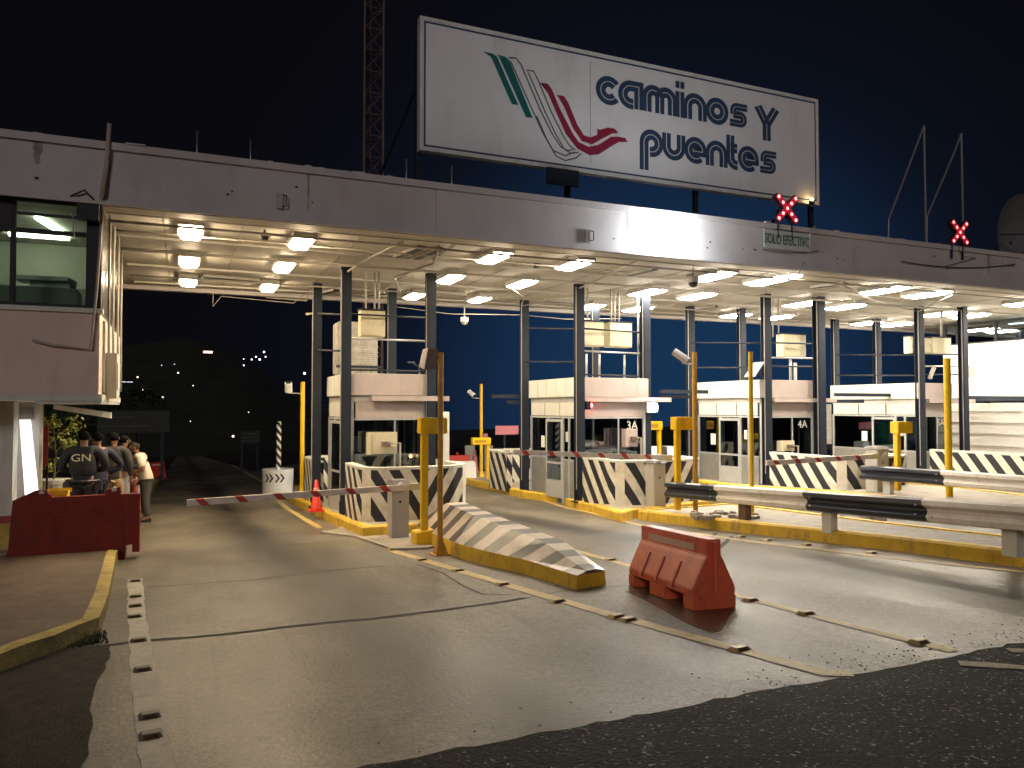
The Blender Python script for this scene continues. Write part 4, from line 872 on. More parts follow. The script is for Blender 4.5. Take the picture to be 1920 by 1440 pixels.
h_ = MB().hexa([(p.x-.13, p.y-.12, p.z-.17), (p.x+.02, p.y-.12, p.z-.17), (p.x+.02, p.y+.12, p.z-.12), (p.x-.13, p.y+.12, p.z-.12), (p.x-.07, p.y-.12, p.z+.13), (p.x+.08, p.y-.12, p.z+.13), (p.x+.08, p.y+.12, p.z+.13), (p.x-.07, p.y+.12, p.z+.13)]).build('hood', mat('brown hood', (.22, .14, .10), .55, var=.2), o, bevel=.008)
MB().hexa([(p.x-.145, p.y-.13, p.z-.17), (p.x-.132, p.y-.13, p.z-.17), (p.x-.132, p.y+.13, p.z-.12), (p.x-.145, p.y+.13, p.z-.12), (p.x-.085, p.y-.13, p.z+.14), (p.x-.072, p.y-.13, p.z+.14), (p.x-.072, p.y+.13, p.z+.14), (p.x-.085, p.y+.13, p.z+.14)]).build('visor', M_PINKB, o)
MB().tube([(p.x+.02, p.y, p.z), (3.5, 10.74, p.z-.05)], .02, 6).build('clamp', M_RUSTY, o)
campole(*onY(567, 800, 21.9)[:1], 21.9, onY(567, 716, 21.9).z, 'bright yellow pole with white camera at the rear of the first booth', M_YEL, (541, 726, .28, .10, (-.1, -.5, 1), WHC), .06, False)
q = G(902, 893, .2); campole(q.x, min(q.y, 24.), onY(902, 720, min(q.y, 24.)).z, 'bright yellow pole with white camera behind the second lane', M_YEL, (884, 738, .26, .08, (.45, -.6, -.5), WHC), .05)
campole(9.3, 12.4, onY(1296, 660, 12.4).z, 'rusty yellow pole with pale camera behind the near guardrail', M_RUSTY, (1277, 668, .34, .075, (.5, -.5, -.5), mat('pale camera housing', (.5, .47, .44), .5)), .05, False)
campole(9.75, 11.3, onX(1403, 660, 9.75).z, 'plain yellow pole in front of the white side of booth 4A', M_YEL, None, .042, False)
campole(14.6, 10.95, onX(1773, 672, 14.6).z, 'plain thick yellow pole in front of the last booth', M_YEL, None, .07, False)
p = onY(1415, 693, 15.8); o = thing('solar_panel', 'small tilted panel bracketed to the front column of booth 4A', 'panel', p)
MB().hexa([(p.x-.18, p.y-.2, p.z-.18), (p.x-.16, p.y-.2, p.z-.2), (p.x-.16, p.y+.2, p.z-.2), (p.x-.18, p.y+.2, p.z-.18), (p.x+.14, p.y-.2, p.z+.2), (p.x+.16, p.y-.2, p.z+.18), (p.x+.16, p.y+.2, p.z+.18), (p.x+.14, p.y+.2, p.z+.2)]).build('panel', M_GALV, o)
MB().tube([(p.x, p.y, p.z), (p.x+.25, p.y, p.z-.18), (14.15, 15.9, p.z-.2)], .02, 6).build('bracket', M_STEEL, o)
p = onY(1748, 697, 15.95); o = thing('bullet_camera', 'grey bullet camera pointing down between the columns of the last booth', 'camera', p)
MB().tube([p+Vector((.08, 0, .12)), p+Vector((-.12, 0, -.2))], .06, 10).build('body', M_GREYBOX, o); MB().tube([p, p+Vector((.12, .1, -.05)), p+Vector((.14, .12, -.2))], .015, 6).build('bracket', M_GALV, o)

# ================================================================ STRIPED RAMP NOSE
rA = [tuple(G(px, py)[:2]) for px, py in ((800, 1020), (850, 1043), (910, 1060), (985, 1077), (1080, 1106))]
rp = thing('crash_ramp', 'striped concrete ramp nose on a yellow base between the lanes', 'ramp', (rA[-1][0], rA[-1][1], gz(*rA[-1])))
Ln = [Vector(a) for a in rA]
W_ = [1.02, .98, .92, .85, .45]
hb = [.20, .19, .18, .17, .15]; rz = [.64, .56, .47, .36, .185]
right = [Vector((p.x+w, p.y+.12)) for p, w in zip(Ln, W_)]
mb = MB(); sec = []
for p, q, h in zip(Ln, right, hb): sec.append([(p.x, p.y, gz(*p)-.03), (p.x+.02, p.y, gz(*p)+h), (q.x-.02, q.y, gz(*q)+h), (q.x, q.y, gz(*q)-.03)])
mb.sweep(sec, lambda i: sec[i]); mb.build('base', M_KERBY, rp)
mb = MB(); s2 = []
for p, q, h, z in zip(Ln, right, hb, rz):
    a = p+(q-p)*.03; b = p+(q-p)*.34; c = p+(q-p)*.66; d = p+(q-p)*.97; zz = gz(*p)
    s2.append([(a.x, a.y, zz+h+.003), (b.x, b.y, zz+z), (c.x, c.y, zz+z), (d.x, d.y, zz+h+.003)])
p0 = s2[0]; back = [(x, y+.75, z-(.40 if i in (1, 2) else 0)) for i, (x, y, z) in enumerate(p0)]
s2.insert(0, back); mb.sweep(s2, lambda i: s2[i])
mb.build('slope', stripes('ramp paint', (.70, .61, .53), (.10, .095, .10), (0, -1, -.70), 1.65, .25, .54, rough=.32), rp)
# concrete pad in front of the first island
pd = gp((600, 1000), (665, 1008), (735, 1032), (800, 1030), (900, 1010), (820, 985), (700, 975))
o = MB().prism(pd, lambda u, v, d: (u, v, gz(u, v)+d), -.02, .03).build('concrete_pad', M_SLAB); struct(o, 'low pale concrete pad under the boom gate cabinet and pedestal', 'pad')

# ================================================================ GUARDRAILS
M_RB = mat('black rail paint', (.016, .020, .032), .35, var=.3, scale=4); M_RW = mat('white rail paint', (.76, .71, .64), .45, var=.06, scale=3, dirt=(.3, .22, .16), dirt_amt=.4)
def guardrail(X0, cuts, zoff, label, posts, slope=.35):
    o = thing('guardrail', label, 'guardrail', (X0, cuts[0], gz(X0, cuts[0])+.2))
    prof = [(-.0, -.155), (-.075, -.13), (-.085, -.07), (-.02, -.02), (-.02, .02), (-.085, .07), (-.075, .13), (-.0, .155)]
    prof = [(a, b) for a, b in prof]; back = [(a+.02, b) for a, b in prof[::-1]]
    full = prof+back
    for k in range(len(cuts)-1):
        y0, y1 = cuts[k], cuts[k+1]; n = max(2, int(abs(y1-y0)/.4)); path = [y0+(y1-y0)*i/n for i in range(n+1)]
        def sec(i, y0=y0, y1=y1, path=path, k=k, n=n):
            out = []
            for a, b in full:
                t = i/n; s0 = slope*b if k > 0 else 0; s1 = slope*b if k < len(cuts)-2 else 0
                y = path[i]+(1-t)*s0*(abs(y1-y0) > .1)+t*s1
                out.append((X0+a, y, gz(X0, path[i])+zoff+b))
            return out
        MB().sweep(path, sec).build('rail_panel', M_RB if k % 2 == 0 else M_RW, o)
    for yc in cuts[1:-1]:
        for dy, dz in ((-.12, .06), (-.12, -.06), (.12, .06), (.12, -.06)):
            MB().ball((X0-.088, yc+dy, gz(X0, yc)+zoff+dz), .016, 8, (.6, 1, 1)).build('bolt', M_GALV, o)
    for (y, m) in posts:
        z = gz(X0, y); MB().box(X0+.03, X0+.16, y-.09, y+.09, z+.15, z+zoff+.13).build('post', m, o)
        MB().box(X0-.015, X0+.028, y-.06, y+.06, z+zoff-.12, z+zoff+.12).build('spacer', m, o)
gy = lambda px, X: onX(px, 930, X).y
M_BRN = mat('rusted post', (.14, .08, .05), .7, var=.3, scale=6)
guardrail(8.98, [gy(1252, 8.98), gy(1347, 8.98), gy(1515, 8.98), gy(1740, 8.98), 4.8], .62, 'near guardrail painted in long black and white blocks', [(gy(1388, 8.98), M_BRN), (gy(1546, 8.98), M_CREAMP), (6.0, M_CREAMP)])
guardrail(14.0, [gy(1617, 14.0), gy(1772, 14.0), 6.3], .62, 'far guardrail with black end and white length', [(gy(1660, 14.0), M_CREAMP), (8.6, M_CREAMP)])
def block(px, py, h, w, d, label, m, name='concrete_block'):
    p = G(px, py, 0); tag(MB().obox((p.x, p.y, p.z+h/2), (w, d, h), R(8)).build(name, m, loc=p, bevel=.012), label, 'block')
block(1628, 985, .2, .25, .2, 'small grey block on the ground behind the near guardrail', M_GREYBOX)
block(1648, 985, .18, .18, .2, 'small pinkish block beside the grey one behind the near guardrail', M_PINKB)
block(1370, 905, .25, .30, .3, 'pale block on the island beside the first post of booth 4A', M_CREAMP)
mb = MB(); random.seed(5)
for _ in range(26):
    q = G(random.uniform(1300, 1420), random.uniform(962, 975), .18); mb.obox((q.x, q.y, q.z+.03), (random.uniform(.05, .2), random.uniform(.04, .12), random.uniform(.03, .09)), random.uniform(0, 3))
tag(mb.build('rubble', M_SLAB), 'broken concrete rubble under the end of the near guardrail', 'rubble', kind='stuff')

# ================================================================ PLASTIC BARRIERS, CONE, PLANTERS
def water_barrier(A, B, width, H, label, m, stripe=True):
    A = Vector(A); B = Vector(B); d = (B-A); L = d.length; t = d.normalized(); n = Vector((t.y, -t.x))
    z = min(gz(*A), gz(*B)); o = thing('water_barrier', label, 'barrier', (A.x, A.y, z), 'plastic water barriers')
    ez = lambda s: gz(A.x+t.x*s, A.y+t.y*s)
    P = lambda s, v, h: (A.x+t.x*s+n.x*v, A.y+t.y*s+n.y*v, ez(s)+h)
    hw = width/2
    half = [(hw, .13), (hw, .20), (hw*.42, H*.72), (hw*.32, H*.76), (hw*.32, H)]
    prof = half+[(-a, b) for a, b in half[::-1]]
    mb = MB(); ss_ = [0, .02, .05, L*.35, L*.65, L-.05, L-.02, L]; ins = [.9, 1, 1, 1, 1, 1, 1, .9]
    mb.sweep(ss_, lambda i: [P(ss_[i], v*ins[i], h if h < .9*H else H-(1-ins[i])*.1) for v, h in prof])
    for s0, s1 in ((0.0, .10), (.36, .60), (.86, 1.0)):
        mb.hexa([P(L*s0, -hw*.98, .004), P(L*s1, -hw*.98, .004), P(L*s1, hw*.98, .004), P(L*s0, hw*.98, .004), P(L*s0, -hw, .131), P(L*s1, -hw, .131), P(L*s1, hw, .131), P(L*s0, hw, .131)])
    mb.build('body', m, o, bevel=.008)
    sl = lambda h: hw-(hw-hw*.42)*(h-.20)/(H*.72-.20)
    for sg in (-1, 1):
        mb = MB()
        for s in (.25, .48, .72):
            s *= L; mb.hexa([P(s-.018, sg*(sl(.17)+.012), .17), P(s+.018, sg*(sl(.17)+.012), .17), P(s+.018, sg*(sl(.17)-.03), .17), P(s-.018, sg*(sl(.17)-.03), .17), P(s-.012, sg*(sl(H*.62)+.014), H*.62), P(s+.012, sg*(sl(H*.62)+.014), H*.62), P(s+.012, sg*(sl(H*.62)-.03), H*.62), P(s-.012, sg*(sl(H*.62)-.03), H*.62)])
        mb.build('rib', mat('rib shade', (.40, .05, .02), .5), o)
        if stripe:
            v = sg*(hw*.32+.003); MB().quad([P(L*.14, v, H*.80), P(L*.82, v, H*.80), P(L*.82, v, H*.90), P(L*.14, v, H*.90)]).build('reflective_strip', mat('worn strip', (.72, .48, .38), .5), o)
    for s in (.0, 1.0): MB().tube([P(L*s+(.003 if s else -.003)*1, 0, .16), P(L*s+(.003 if s else -.003), 0, H-.02)], .035, 8).build('hinge_rib', m, o)
p1 = G(1178, 1098); p2 = G(1300, 1147); p3 = G(1375, 1141)
wd = .46; t_ = Vector((p2.x-p1.x, p2.y-p1.y)).normalized(); nrm = Vector((-t_.y, t_.x))
ctr = lambda p: (p.x+nrm.x*wd/2, p.y+nrm.y*wd/2)
if (Vector((p3.x-p2.x, p3.y-p2.y)).dot(nrm)) < 0: nrm = -nrm
water_barrier(ctr(p1), ctr(p2), wd, .66, 'orange plastic water barrier with pale strip standing between the yellow lines', M_ORANGE)
# dark red barrier near the office
RY = 12.95
pts = [(25, 938.7), (66, 932), (66, 920), (87, 919), (100, 932.5), (197, 927), (200, 917.5), (226, 912.5), (226, 926), (263, 925), (262, 1031), (249, 1031), (249, 1017), (236, 1020), (235, 1046), (160, 1052), (155, 1045), (122, 1046), (120, 1054), (3, 1064), (19, 1030), (21, 1000)]
poly = [onY(px, py, RY) for px, py in pts]; zt = max(p.z for p in poly); zbt = min(p.z for p in poly)
o = thing('water_barrier', 'dark red plastic barrier with two lifting lugs on the footway before the policemen', 'barrier', (poly[0].x, RY, zbt), 'plastic water barriers')
mb = MB(); a_ = []; b_ = []
for p in poly:
    t = (zt-p.z)/(zt-zbt); dd = .06+.17*max(0, t-.15)
    a_.append(mb.bm.verts.new((p.x, RY-dd, p.z))); b_.append(mb.bm.verts.new((p.x, RY+dd, p.z)))
mb.bm.faces.new(a_); mb.bm.faces.new(b_[::-1]); n_ = len(a_)
for i in range(n_): mb.bm.faces.new((a_[i], b_[i], b_[(i+1) % n_], a_[(i+1) % n_]))
bmesh.ops.triangulate(mb.bm, faces=[f for f in mb.bm.faces if len(f.verts) > 4]); mb.build('body', M_REDP, o)
mb = MB(); c1 = onY(48, 969, RY-.14); c2 = onY(190, 963, RY-.14); mb.hexa([(c1.x, RY-.125, c1.z-.02), (c2.x, RY-.125, c2.z-.02), (c2.x, RY-.10, c2.z-.02), (c1.x, RY-.10, c1.z-.02), (c1.x, RY-.118, c1.z+.02), (c2.x, RY-.118, c2.z+.02), (c2.x, RY-.10, c2.z+.02), (c1.x, RY-.10, c1.z+.02)]); mb.build('ridge', M_REDP, o)
for px, py in ((78, 925), (214, 918)):
    q = onY(px, py, RY-.066); MB().tube([(q.x, RY-.066, q.z), (q.x, RY+.066, q.z)], .035, 12).build('lug_hole', M_CREAMP, o)
for k, (px, py, s) in enumerate(((293, 884, 1.3), (312, 876, 1.3))):
    q = G(px, py); water_barrier((q.x-.9, min(q.y, 42+k*6)), (q.x+.4, min(q.y, 42+k*6)+.8), .5, .95, ('red plastic barrier on the far road edge, nearer one', 'red plastic barrier on the far road edge, farther one')[k], mat('red plastic', (.5, .04, .03), .45))
# traffic cone
def cone(x, y, zb, h, label, m=None):
    o = thing('traffic_cone', label, 'cone', (x, y, zb)); m = m or mat('cone plastic', (.72, .05, .03), .45)
    MB().box(x-h*.24, x+h*.24, y-h*.24, y+h*.24, zb, zb+h*.05).build('base', m, o, bevel=.008)
    MB().tube([(x, y, zb+h*.051), (x, y, zb+h*.1), (x, y, zb+h)], [h*.19, h*.17, h*.045], 16).build('body', m, o, smooth=True)
    MB().tube([(x, y, zb+h*.62), (x, y, zb+h*.75)], [h*.104, h*.082], 16).build('band', mat('cone band', (.75, .32, .26), .4), o, smooth=True)
q = onY(593, 937, 17.5); cone(q.x, 17.5, gz(q.x, 17.5)+.182, .70, 'bright red traffic cone on the first island kerb')
# round white planter with arrow marks and a striped pole
q = onY(525, 916, 24.6); PX, PY, PZ = q.x, 25.2, gz(q.x, 25.2)+.18
o = thing('concrete_drum', 'white concrete drum with black arrow marks at the island end', 'drum', (PX, PY, PZ))
rd = .46; hd = .78
MB().tube([(PX, PY, PZ), (PX, PY, PZ+hd)], [rd, rd*1.04], 28).build('wall', mat('bluish white paint', (.66, .70, .74), .5, var=.05), o)
mb = MB(); am = mat('black mark paint', (.03, .03, .035), .6)
for (cx, cz) in ((-.28, .52), (.05, .52)):
    for poly_ in ([(0, .13), (.06, .13), (.16, 0), (.06, -.13), (0, -.13), (.09, 0)], [(.14, .13), (.2, .13), (.30, 0), (.2, -.13), (.14, -.13), (.23, 0)]):
        pp = []
        for u, v in poly_:
            a = (cx+u)/rd; pp.append((PX+math.sin(a-.42)*(rd*1.035), PY-math.cos(a-.42)*(rd*1.035), PZ+cz+v))
        mb.quad(pp)
mb.build('arrow_mark', am, o)
q = onY(523, 790, 25.0); tag(MB().tube([(q.x, 25.0, PZ+.45), (q.x, 25.0, q.z)], .075, 14).build('striped_pole', stripes('barber paint', (.8, .8, .8), (.02, .02, .025), (1.2, 0, 1), 4.0, 0, .5), loc=(q.x, 25.0, PZ)), 'black and white barber striped pole standing by the white drum', 'pole')

# ================================================================ BILLBOARD
BY = 13.6
c0 = onY(787, 31, BY); c1 = onY(1534, 187, BY); c2 = onY(1534, 381, BY); c3 = onY(789, 284, BY)
bx0, bx1 = (c0.x+c3.x)/2, (c1.x+c2.x)/2; bz0, bz1 = (c2.z+c3.z)/2, (c0.z+c1.z)/2
bb = thing('billboard', 'large white billboard with eagle stripes and the words caminos y puentes', 'billboard', ((bx0+bx1)/2, BY, 5.4))
M_BOARD = mat('board face', (.80, .79, .78), .55, var=.04, scale=.6, dirt=(.42, .40, .37), dirt_amt=.35)
MB().box(bx0+.054, bx1-.054, BY, BY+.12, bz0+.054, bz1-.054).build('panel', M_BOARD, bb)
def frame(name, d0, d1, y0, y1, m):
    mb = MB()
    mb.box(bx0+d0, bx1-d0, y0, y1, bz1-d1, bz1-d0); mb.box(bx0+d0, bx1-d0, y0, y1, bz0+d0, bz0+d1)
    mb.box(bx0+d0, bx0+d1, y0, y1, bz0+d1, bz1-d1); mb.box(bx1-d1, bx1-d0, y0, y1, bz0+d1, bz1-d1); return mb.build(name, m, bb)
frame('frame', -.01, .055, BY-.012, BY+.16, M_WHITE)
M_NAVY = mat('navy letter paint', (.035, .065, .125), .5, var=.05)
frame('border_line', .07, .105, BY-.004, BY-.001, M_NAVY)
q = onY(1107, 200, BY); MB().box(q.x-.008, q.x+.008, BY-.003, BY-.0005, bz0+.2, bz1-.2).build('seam', mat('board seam', (.40, .39, .38), .6), bb)
for x in (bx0+.02, bx0+3.2, bx0+6.4, bx1-.05): MB().box(x-.05, x+.05, BY+.165, BY+.26, 5.28, bz1-.1).build('post', M_STEEL, bb)
for x in (bx0+.02, bx1-.05): MB().tube([(x-.0, BY+.3, bz1-1.2), (x-.6 if x < 8 else x+.6, BY+3.2, 5.3)], .035, 6).build('stay', M_STEEL, bb)
bxs = onY(1062, 325, BY-.25); MB().box(bxs.x-.35, bxs.x+.35, BY-.12, BY-.06, bxs.z-.2, bxs.z+.13).build('junction_plate', M_STEEL, bb)
def arc(cx, cy, r, a0, a1, n=14): return [(cx+r*math.cos(R(a0+(a1-a0)*i/n)), cy+r*math.sin(R(a0+(a1-a0)*i/n))) for i in range(n+1)]
r_ = .33
GLY = {
 'c': ([arc(.5, .5, r_, 38, 322, 22)], .90),
 'a': ([[(.83, 0), (.83, .83), (.5, .83)]+arc(.5, .5, r_, 90, 270)+[(.60, .17)]], 1.0),
 'm': ([[(.17, 0), (.17, .56)]+arc(.44, .56, .27, 180, 0)+[(.71, 0)], [(.71, .40), (.71, .56)]+arc(.98, .56, .27, 180, 0)+[(1.25, 0)]], 1.42),
 'i': ([[(.17, 0), (.17, .98)], [(.17, 1.10), (.17, 1.36)]], .34),
 'n': ([[(.17, 0), (.17, .5)]+arc(.5, .5, r_, 180, 0)+[(.83, 0)]], 1.0),
 'o': ([arc(.5, .5, r_, 90, 450, 28)], 1.0),
 's': ([[(.92, .83), (.42, .83)]+arc(.42, .66, .17, 90, 180, 5)+[(.25, .5)], [(.25, .5), (.58, .5)]+arc(.58, .34, .17, 90, -90, 8)+[(.08, .17)], ], 1.0),
 'p': ([[(.17, -.55), (.17, .5)]+arc(.5, .5, r_, 180, -90)+[(.42, .17)]], 1.0),
 'u': ([[(.17, 1), (.17, .5)]+arc(.5, .5, r_, 180, 360)+[(.83, 1)]], 1.0),
 'e': ([[(.40, .47), (.83, .47)]+arc(.5, .5, r_, 0, 312, 24)], 1.0),
 't': ([[(.17, 1.35), (.17, .45)]+arc(.45, .45, .28, 180, 270, 8)+[(.52, .17)], [(.17, .84), (.50, .84)]], .56),
 'Y': ([[(.02, 1.5), (.44, .62), (.44, -.22)], [(.90, 1.5), (.44, .62)]], .9),
}
lett_mb = [MB()]
def ribbon(mb, pts, w, y, sx, x0, z0, sc):
    P = [Vector(p) for p in pts]; n = len(P); closed = (P[0]-P[-1]).length < 1e-4
    def nor(i):
        a = P[(i-1) % (n-1)] if closed and i == 0 else P[max(i-1, 0)]; b = P[1] if closed and i == n-1 else P[min(i+1, n-1)]
        t1 = (P[i]-a).normalized() if (P[i]-a).length > 1e-6 else (b-P[i]).normalized(); t2 = (b-P[i]).normalized() if (b-P[i]).length > 1e-6 else t1
        n1 = Vector((-t1.y, t1.x)); n2 = Vector((-t2.y, t2.x)); nn = (n1+n2); nn = nn.normalized() if nn.length > 1e-6 else n1
        return nn/max(.5, nn.dot(n1))
    tight = w < .15
    for off in ((-.076, .076) if tight else (-.106, .106)):
        L = []; Rr = []; y -= .0007
        for i in range(n):
            k = nor(i); a = P[i]+k*(off-w/2); b = P[i]+k*(off+w/2)
            L.append((x0+a.x*sc*sx, y, z0+a.y*sc)); Rr.append((x0+b.x*sc*sx, y, z0+b.y*sc))
        mb.strip(L, Rr)
def word(txt, a, b, zbase, xh, name):
    adv = sum(GLY[ch][1] for ch in txt); sx = (b-a)/(adv*xh); x = a; o = None
    for ch in txt:
        mb = MB()
        for q_, st in enumerate(GLY[ch][0]): ribbon(mb, st, .125 if ch == 's' else .178, BY-.006-.002*q_, sx, x, zbase, xh)
        mb.build('letter', M_NAVY, bb); x += (GLY[ch][1]+.0)*xh*sx
ca = onY(1118, 170, BY).x; cb = onY(1404, 216, BY).x; zb_ = onY(1139, 195.5, BY).z; zt_ = onY(1139, 144, BY).z
word('caminos', ca, cb, zb_, zt_-zb_, 'caminos')
ya_, yb_ = onY(1420, 205, BY).x, onY(1455, 205, BY).x
zy0 = onY(1437, 264, BY).z; zy1 = onY(1437, 202, BY).z; scY = (zy1-zy0)/1.72
mb = MB()
for q_, st in enumerate(GLY['Y'][0]): ribbon(mb, st, .178, BY-.006-.002*q_, (yb_-ya_)/(.92*scY), ya_, zy0+.22*scY, scY)
mb.build('letter', M_NAVY, bb)
pa = onY(1200, 270, BY).x; pb_ = onY(1458, 300, BY).x; z0_ = onY(1219, 293, BY).z; z1_ = onY(1219, 244, BY).z
word('puentes', pa, pb_, z0_, z1_-z0_, 'puentes')
def tracep(pts): return [onY(760+x/4, 20+y/4, BY-.006) for x, y in pts]
M_EG = mat('green emblem paint', (.012, .14, .13), .5, var=.05); M_ER = mat('crimson emblem paint', (.30, .022, .06), .5, var=.05)
def tri(name, pts, m):
    mb = MB(); mb.bm.faces.new([mb.bm.verts.new((p.x, BY-.006, p.z)) for p in tracep(pts)]); bmesh.ops.triangulate(mb.bm, faces=mb.bm.faces); mb.build(name, m, bb)
tri('green_stripe', [(585, 306), (655, 322), (688, 345), (848, 708), (800, 702), (776, 650), (645, 350), (615, 318)], M_EG)
tri('green_stripe', [(690, 330), (748, 345), (780, 372), (955, 804), (905, 800), (705, 350)], M_EG)
tri('red_stripe', [(1010, 540), (1070, 548), (1100, 590), (1155, 725), (1255, 920), (1300, 985), (1375, 1022), (1450, 1005), (1545, 945), (1590, 945), (1650, 955), (1668, 985), (1600, 985), (1540, 1020), (1450, 1078), (1380, 1084), (1290, 1035), (1205, 925), (1135, 770), (1070, 620), (1040, 560)], M_ER)
tri('red_stripe', [(1135, 630), (1190, 640), (1222, 690), (1290, 855), (1340, 935), (1390, 950), (1440, 930), (1438, 885), (1460, 893), (1520, 876), (1570, 885), (1600, 918), (1550, 922), (1480, 958), (1400, 1003), (1325, 978), (1260, 885), (1192, 725), (1155, 660)], M_ER)
M_EL = mat('emblem outline paint', (.10, .10, .11), .5)
mb = MB()
for ln in ([(775, 352), (830, 357), (866, 400), (1010, 740), (1100, 920), (1165, 1020), (1220, 1050), (1255, 1040)], [(790, 380), (960, 760), (1040, 930), (1110, 1050), (1200, 1088), (1268, 1060)],
           [(925, 470), (910, 445), (962, 455), (992, 512), (1095, 760), (1180, 930), (1230, 1010), (1275, 1045)], [(925, 470), (1050, 760), (1130, 930), (1190, 1035), (1240, 1070), (1300, 1062)], [(985, 790), (1060, 965), (1130, 1090), (1200, 1124), (1280, 1105), (1320, 1070)]):
    pp = tracep(ln); L = []; Rr = []
    for i, p in enumerate(pp):
        a = pp[max(i-1, 0)]; b = pp[min(i+1, len(pp)-1)]; d = (b-a).normalized(); k = Vector((-d.z, 0, d.x))*.014; L.append(p+k); Rr.append(p-k)
    mb.strip(L, Rr)
mb.build('white_stripe_outline', M_EL, bb)
q = onY(1522, 372, BY-.12); o = thing('uplight', 'tiny warm lamp at the lower corner of the billboard', 'light', q)
MB().box(q.x-.06, q.x+.06, q.y-.03, q.y+.03, q.z-.14, q.z-.06).build('housing', M_STEEL, o); MB().ball(q-Vector((0, 0, .03)), .035, 8).build('bulb', emit('uplight bulb', (1, .62, .25), 45), o, smooth=True)

# ================================================================ LANE SIGNALS, SIGN, FLOODLIGHT
E_RED = emit('red signal dots', (1, .24, .20), 3.2); M_SIG = mat('signal face', (.10, .012, .02), .5)
def signal(px, py, wpx, hpx, label):
    Y = YF-.12; a = onY(px-wpx/2, py+hpx/2, Y); b = onY(px+wpx/2, py-hpx/2, Y); cx = (a.x+b.x)/2; cz = onY(px, py, Y).z; w = b.x-a.x; h = onY(px, py-hpx/2, Y).z-onY(px, py+hpx/2, Y).z
    o = thing('lane_signal', label, 'traffic light', (cx, Y, cz), 'red cross lane signals')
    mb = MB()
    for s in (-1, 1): mb.obox((cx, Y+.05+.02*s, cz), (math.hypot(w, h)*.84, .09, w*.21), Matrix.Rotation(s*math.atan2(h, w), 3, 'Y'))
    mb.build('housing', M_BLACKP, o)
    mb = MB()
    for s in (-1, 1): mb.obox((cx, Y-.016-.003*s, cz), (math.hypot(w, h)*.83, .008, w*.19), Matrix.Rotation(s*math.atan2(h, w), 3, 'Y'))
    mb.build('cross_face', emit('cross face glow', (.8, .012, .05), .5, (.15, .02, .03)), o)
    mb = MB()
    for i in (-2, -1, 0, 1, 2):
        for s in ((1,) if i == 0 else (-1, 1)): mb.ball((cx+i*w*.18, Y-.026, cz+s*i*h*.18), w*.058, 8, (1, .35, 1))
    mb.build('led_dot', E_RED, o, smooth=True)
    for s in (-1, 1): MB().box(cx+s*w*.3-.015, cx+s*w*.3+.015, Y+.05, Y+.09, cz-h/2-.32, cz-h*.36).build('bracket', M_STEEL, o)
signal(1475, 391, 43, 56, 'larger red cross lane signal standing on the fascia above the green worded sign')
signal(1799, 436, 33, 48, 'smaller red cross lane signal on the fascia toward the satellite dish')
a = onY(1433, 463, YF-.07); b = onY(1519, 440, YF-.07)
o = thing('lane_sign', 'pale sign with green words SOLO EFECTIVO on the fascia under a red cross', 'sign', a)
MB().box(a.x, b.x, YF-.07, YF-.052, a.z-.01, a.z+.38).build('plate', mat('sign plate', (.50, .52, .46), .6, var=.05), o)
put_text('lettering', 'SOLO EFECTIVO', .30, mat('green letter paint', (.03, .12, .08), .5), o, ((a.x+b.x)/2, YF-.078, a.z+.18), FACE_CAM, .57)
pipe([onY(1517, 463, YF-.08), onY(1520, 432, YF-.08), onY(1528, 425, YF-.06)], .015, 'hooked cable beside the worded sign on the fascia', M_PIPE)
def sag(p, q, dz, n=8):
    p, q = Vector(p), Vector(q); return [p+(q-p)*i/n-Vector((0, 0, dz*4*(i/n)*(1-i/n))) for i in range(n+1)]
pipe(sag(onY(1430, 468, YF-.05), onY(1535, 470, YF-.05), .06), .008, 'thin cable sagging under the worded sign', M_BLACKP)
pipe([onY(1508, 490, YF-.06), onY(1495, 520, YF+.2), onY(1470, 512, YF+.3)], .008, 'loose cable loop below the worded sign', M_BLACKP)
pipe(sag(onY(1690, 490, YF-.04), onY(1905, 495, YF-.04), .12), .012, 'dark cable sagging on the fascia below the smaller red cross', M_BLACKP)
pipe([onY(1797, 462, YF-.05), onY(1803, 480, YF-.05), onY(1830, 484, YF-.05), onY(1770, 500, YF-.05)], .008, 'thin cable from the smaller red cross', M_BLACKP)
fp = onY(1272, 442, YF-.52); o = thing('floodlight', 'dazzling white floodlight fixed to the fascia over the third lane', 'floodlight', fp)
fd = Vector((-.10, -.90, -.30)).normalized(); rot = fd.to_track_quat('Y', 'Z').to_matrix()
MB().ball(fp, .33, 24, (1, .8, 1)).build('lens', emit('floodlight lens', (.90, .95, 1), 56), o, smooth=True)
MB().tube([fp+Vector((0, .24, .02)), fp+Vector((0, .34, .02)), fp+Vector((0, .44, .02))], [.13, .11, .06], 20).build('housing', M_GALV, o)
MB().tube([fp+Vector((0, .42, .02)), Vector((fp.x, YF-.001, fp.z+.02))], .03, 8).build('bracket', M_STEEL, o)
o2 = thing('floodlight', 'small white lamp behind the worded sign under the fascia', 'floodlight', onY(1492, 516, 13.2)); q = onY(1492, 516, 13.2)
MB().box(q.x-.14, q.x+.14, q.y-.08, q.y+.08, q.z+.0, q.z+.07).build('housing', M_GALV, o2); MB().box(q.x-.12, q.x+.12, q.y-.07, q.y+.07, q.z-.03, q.z-.001).build('lens', E_WHIT, o2)

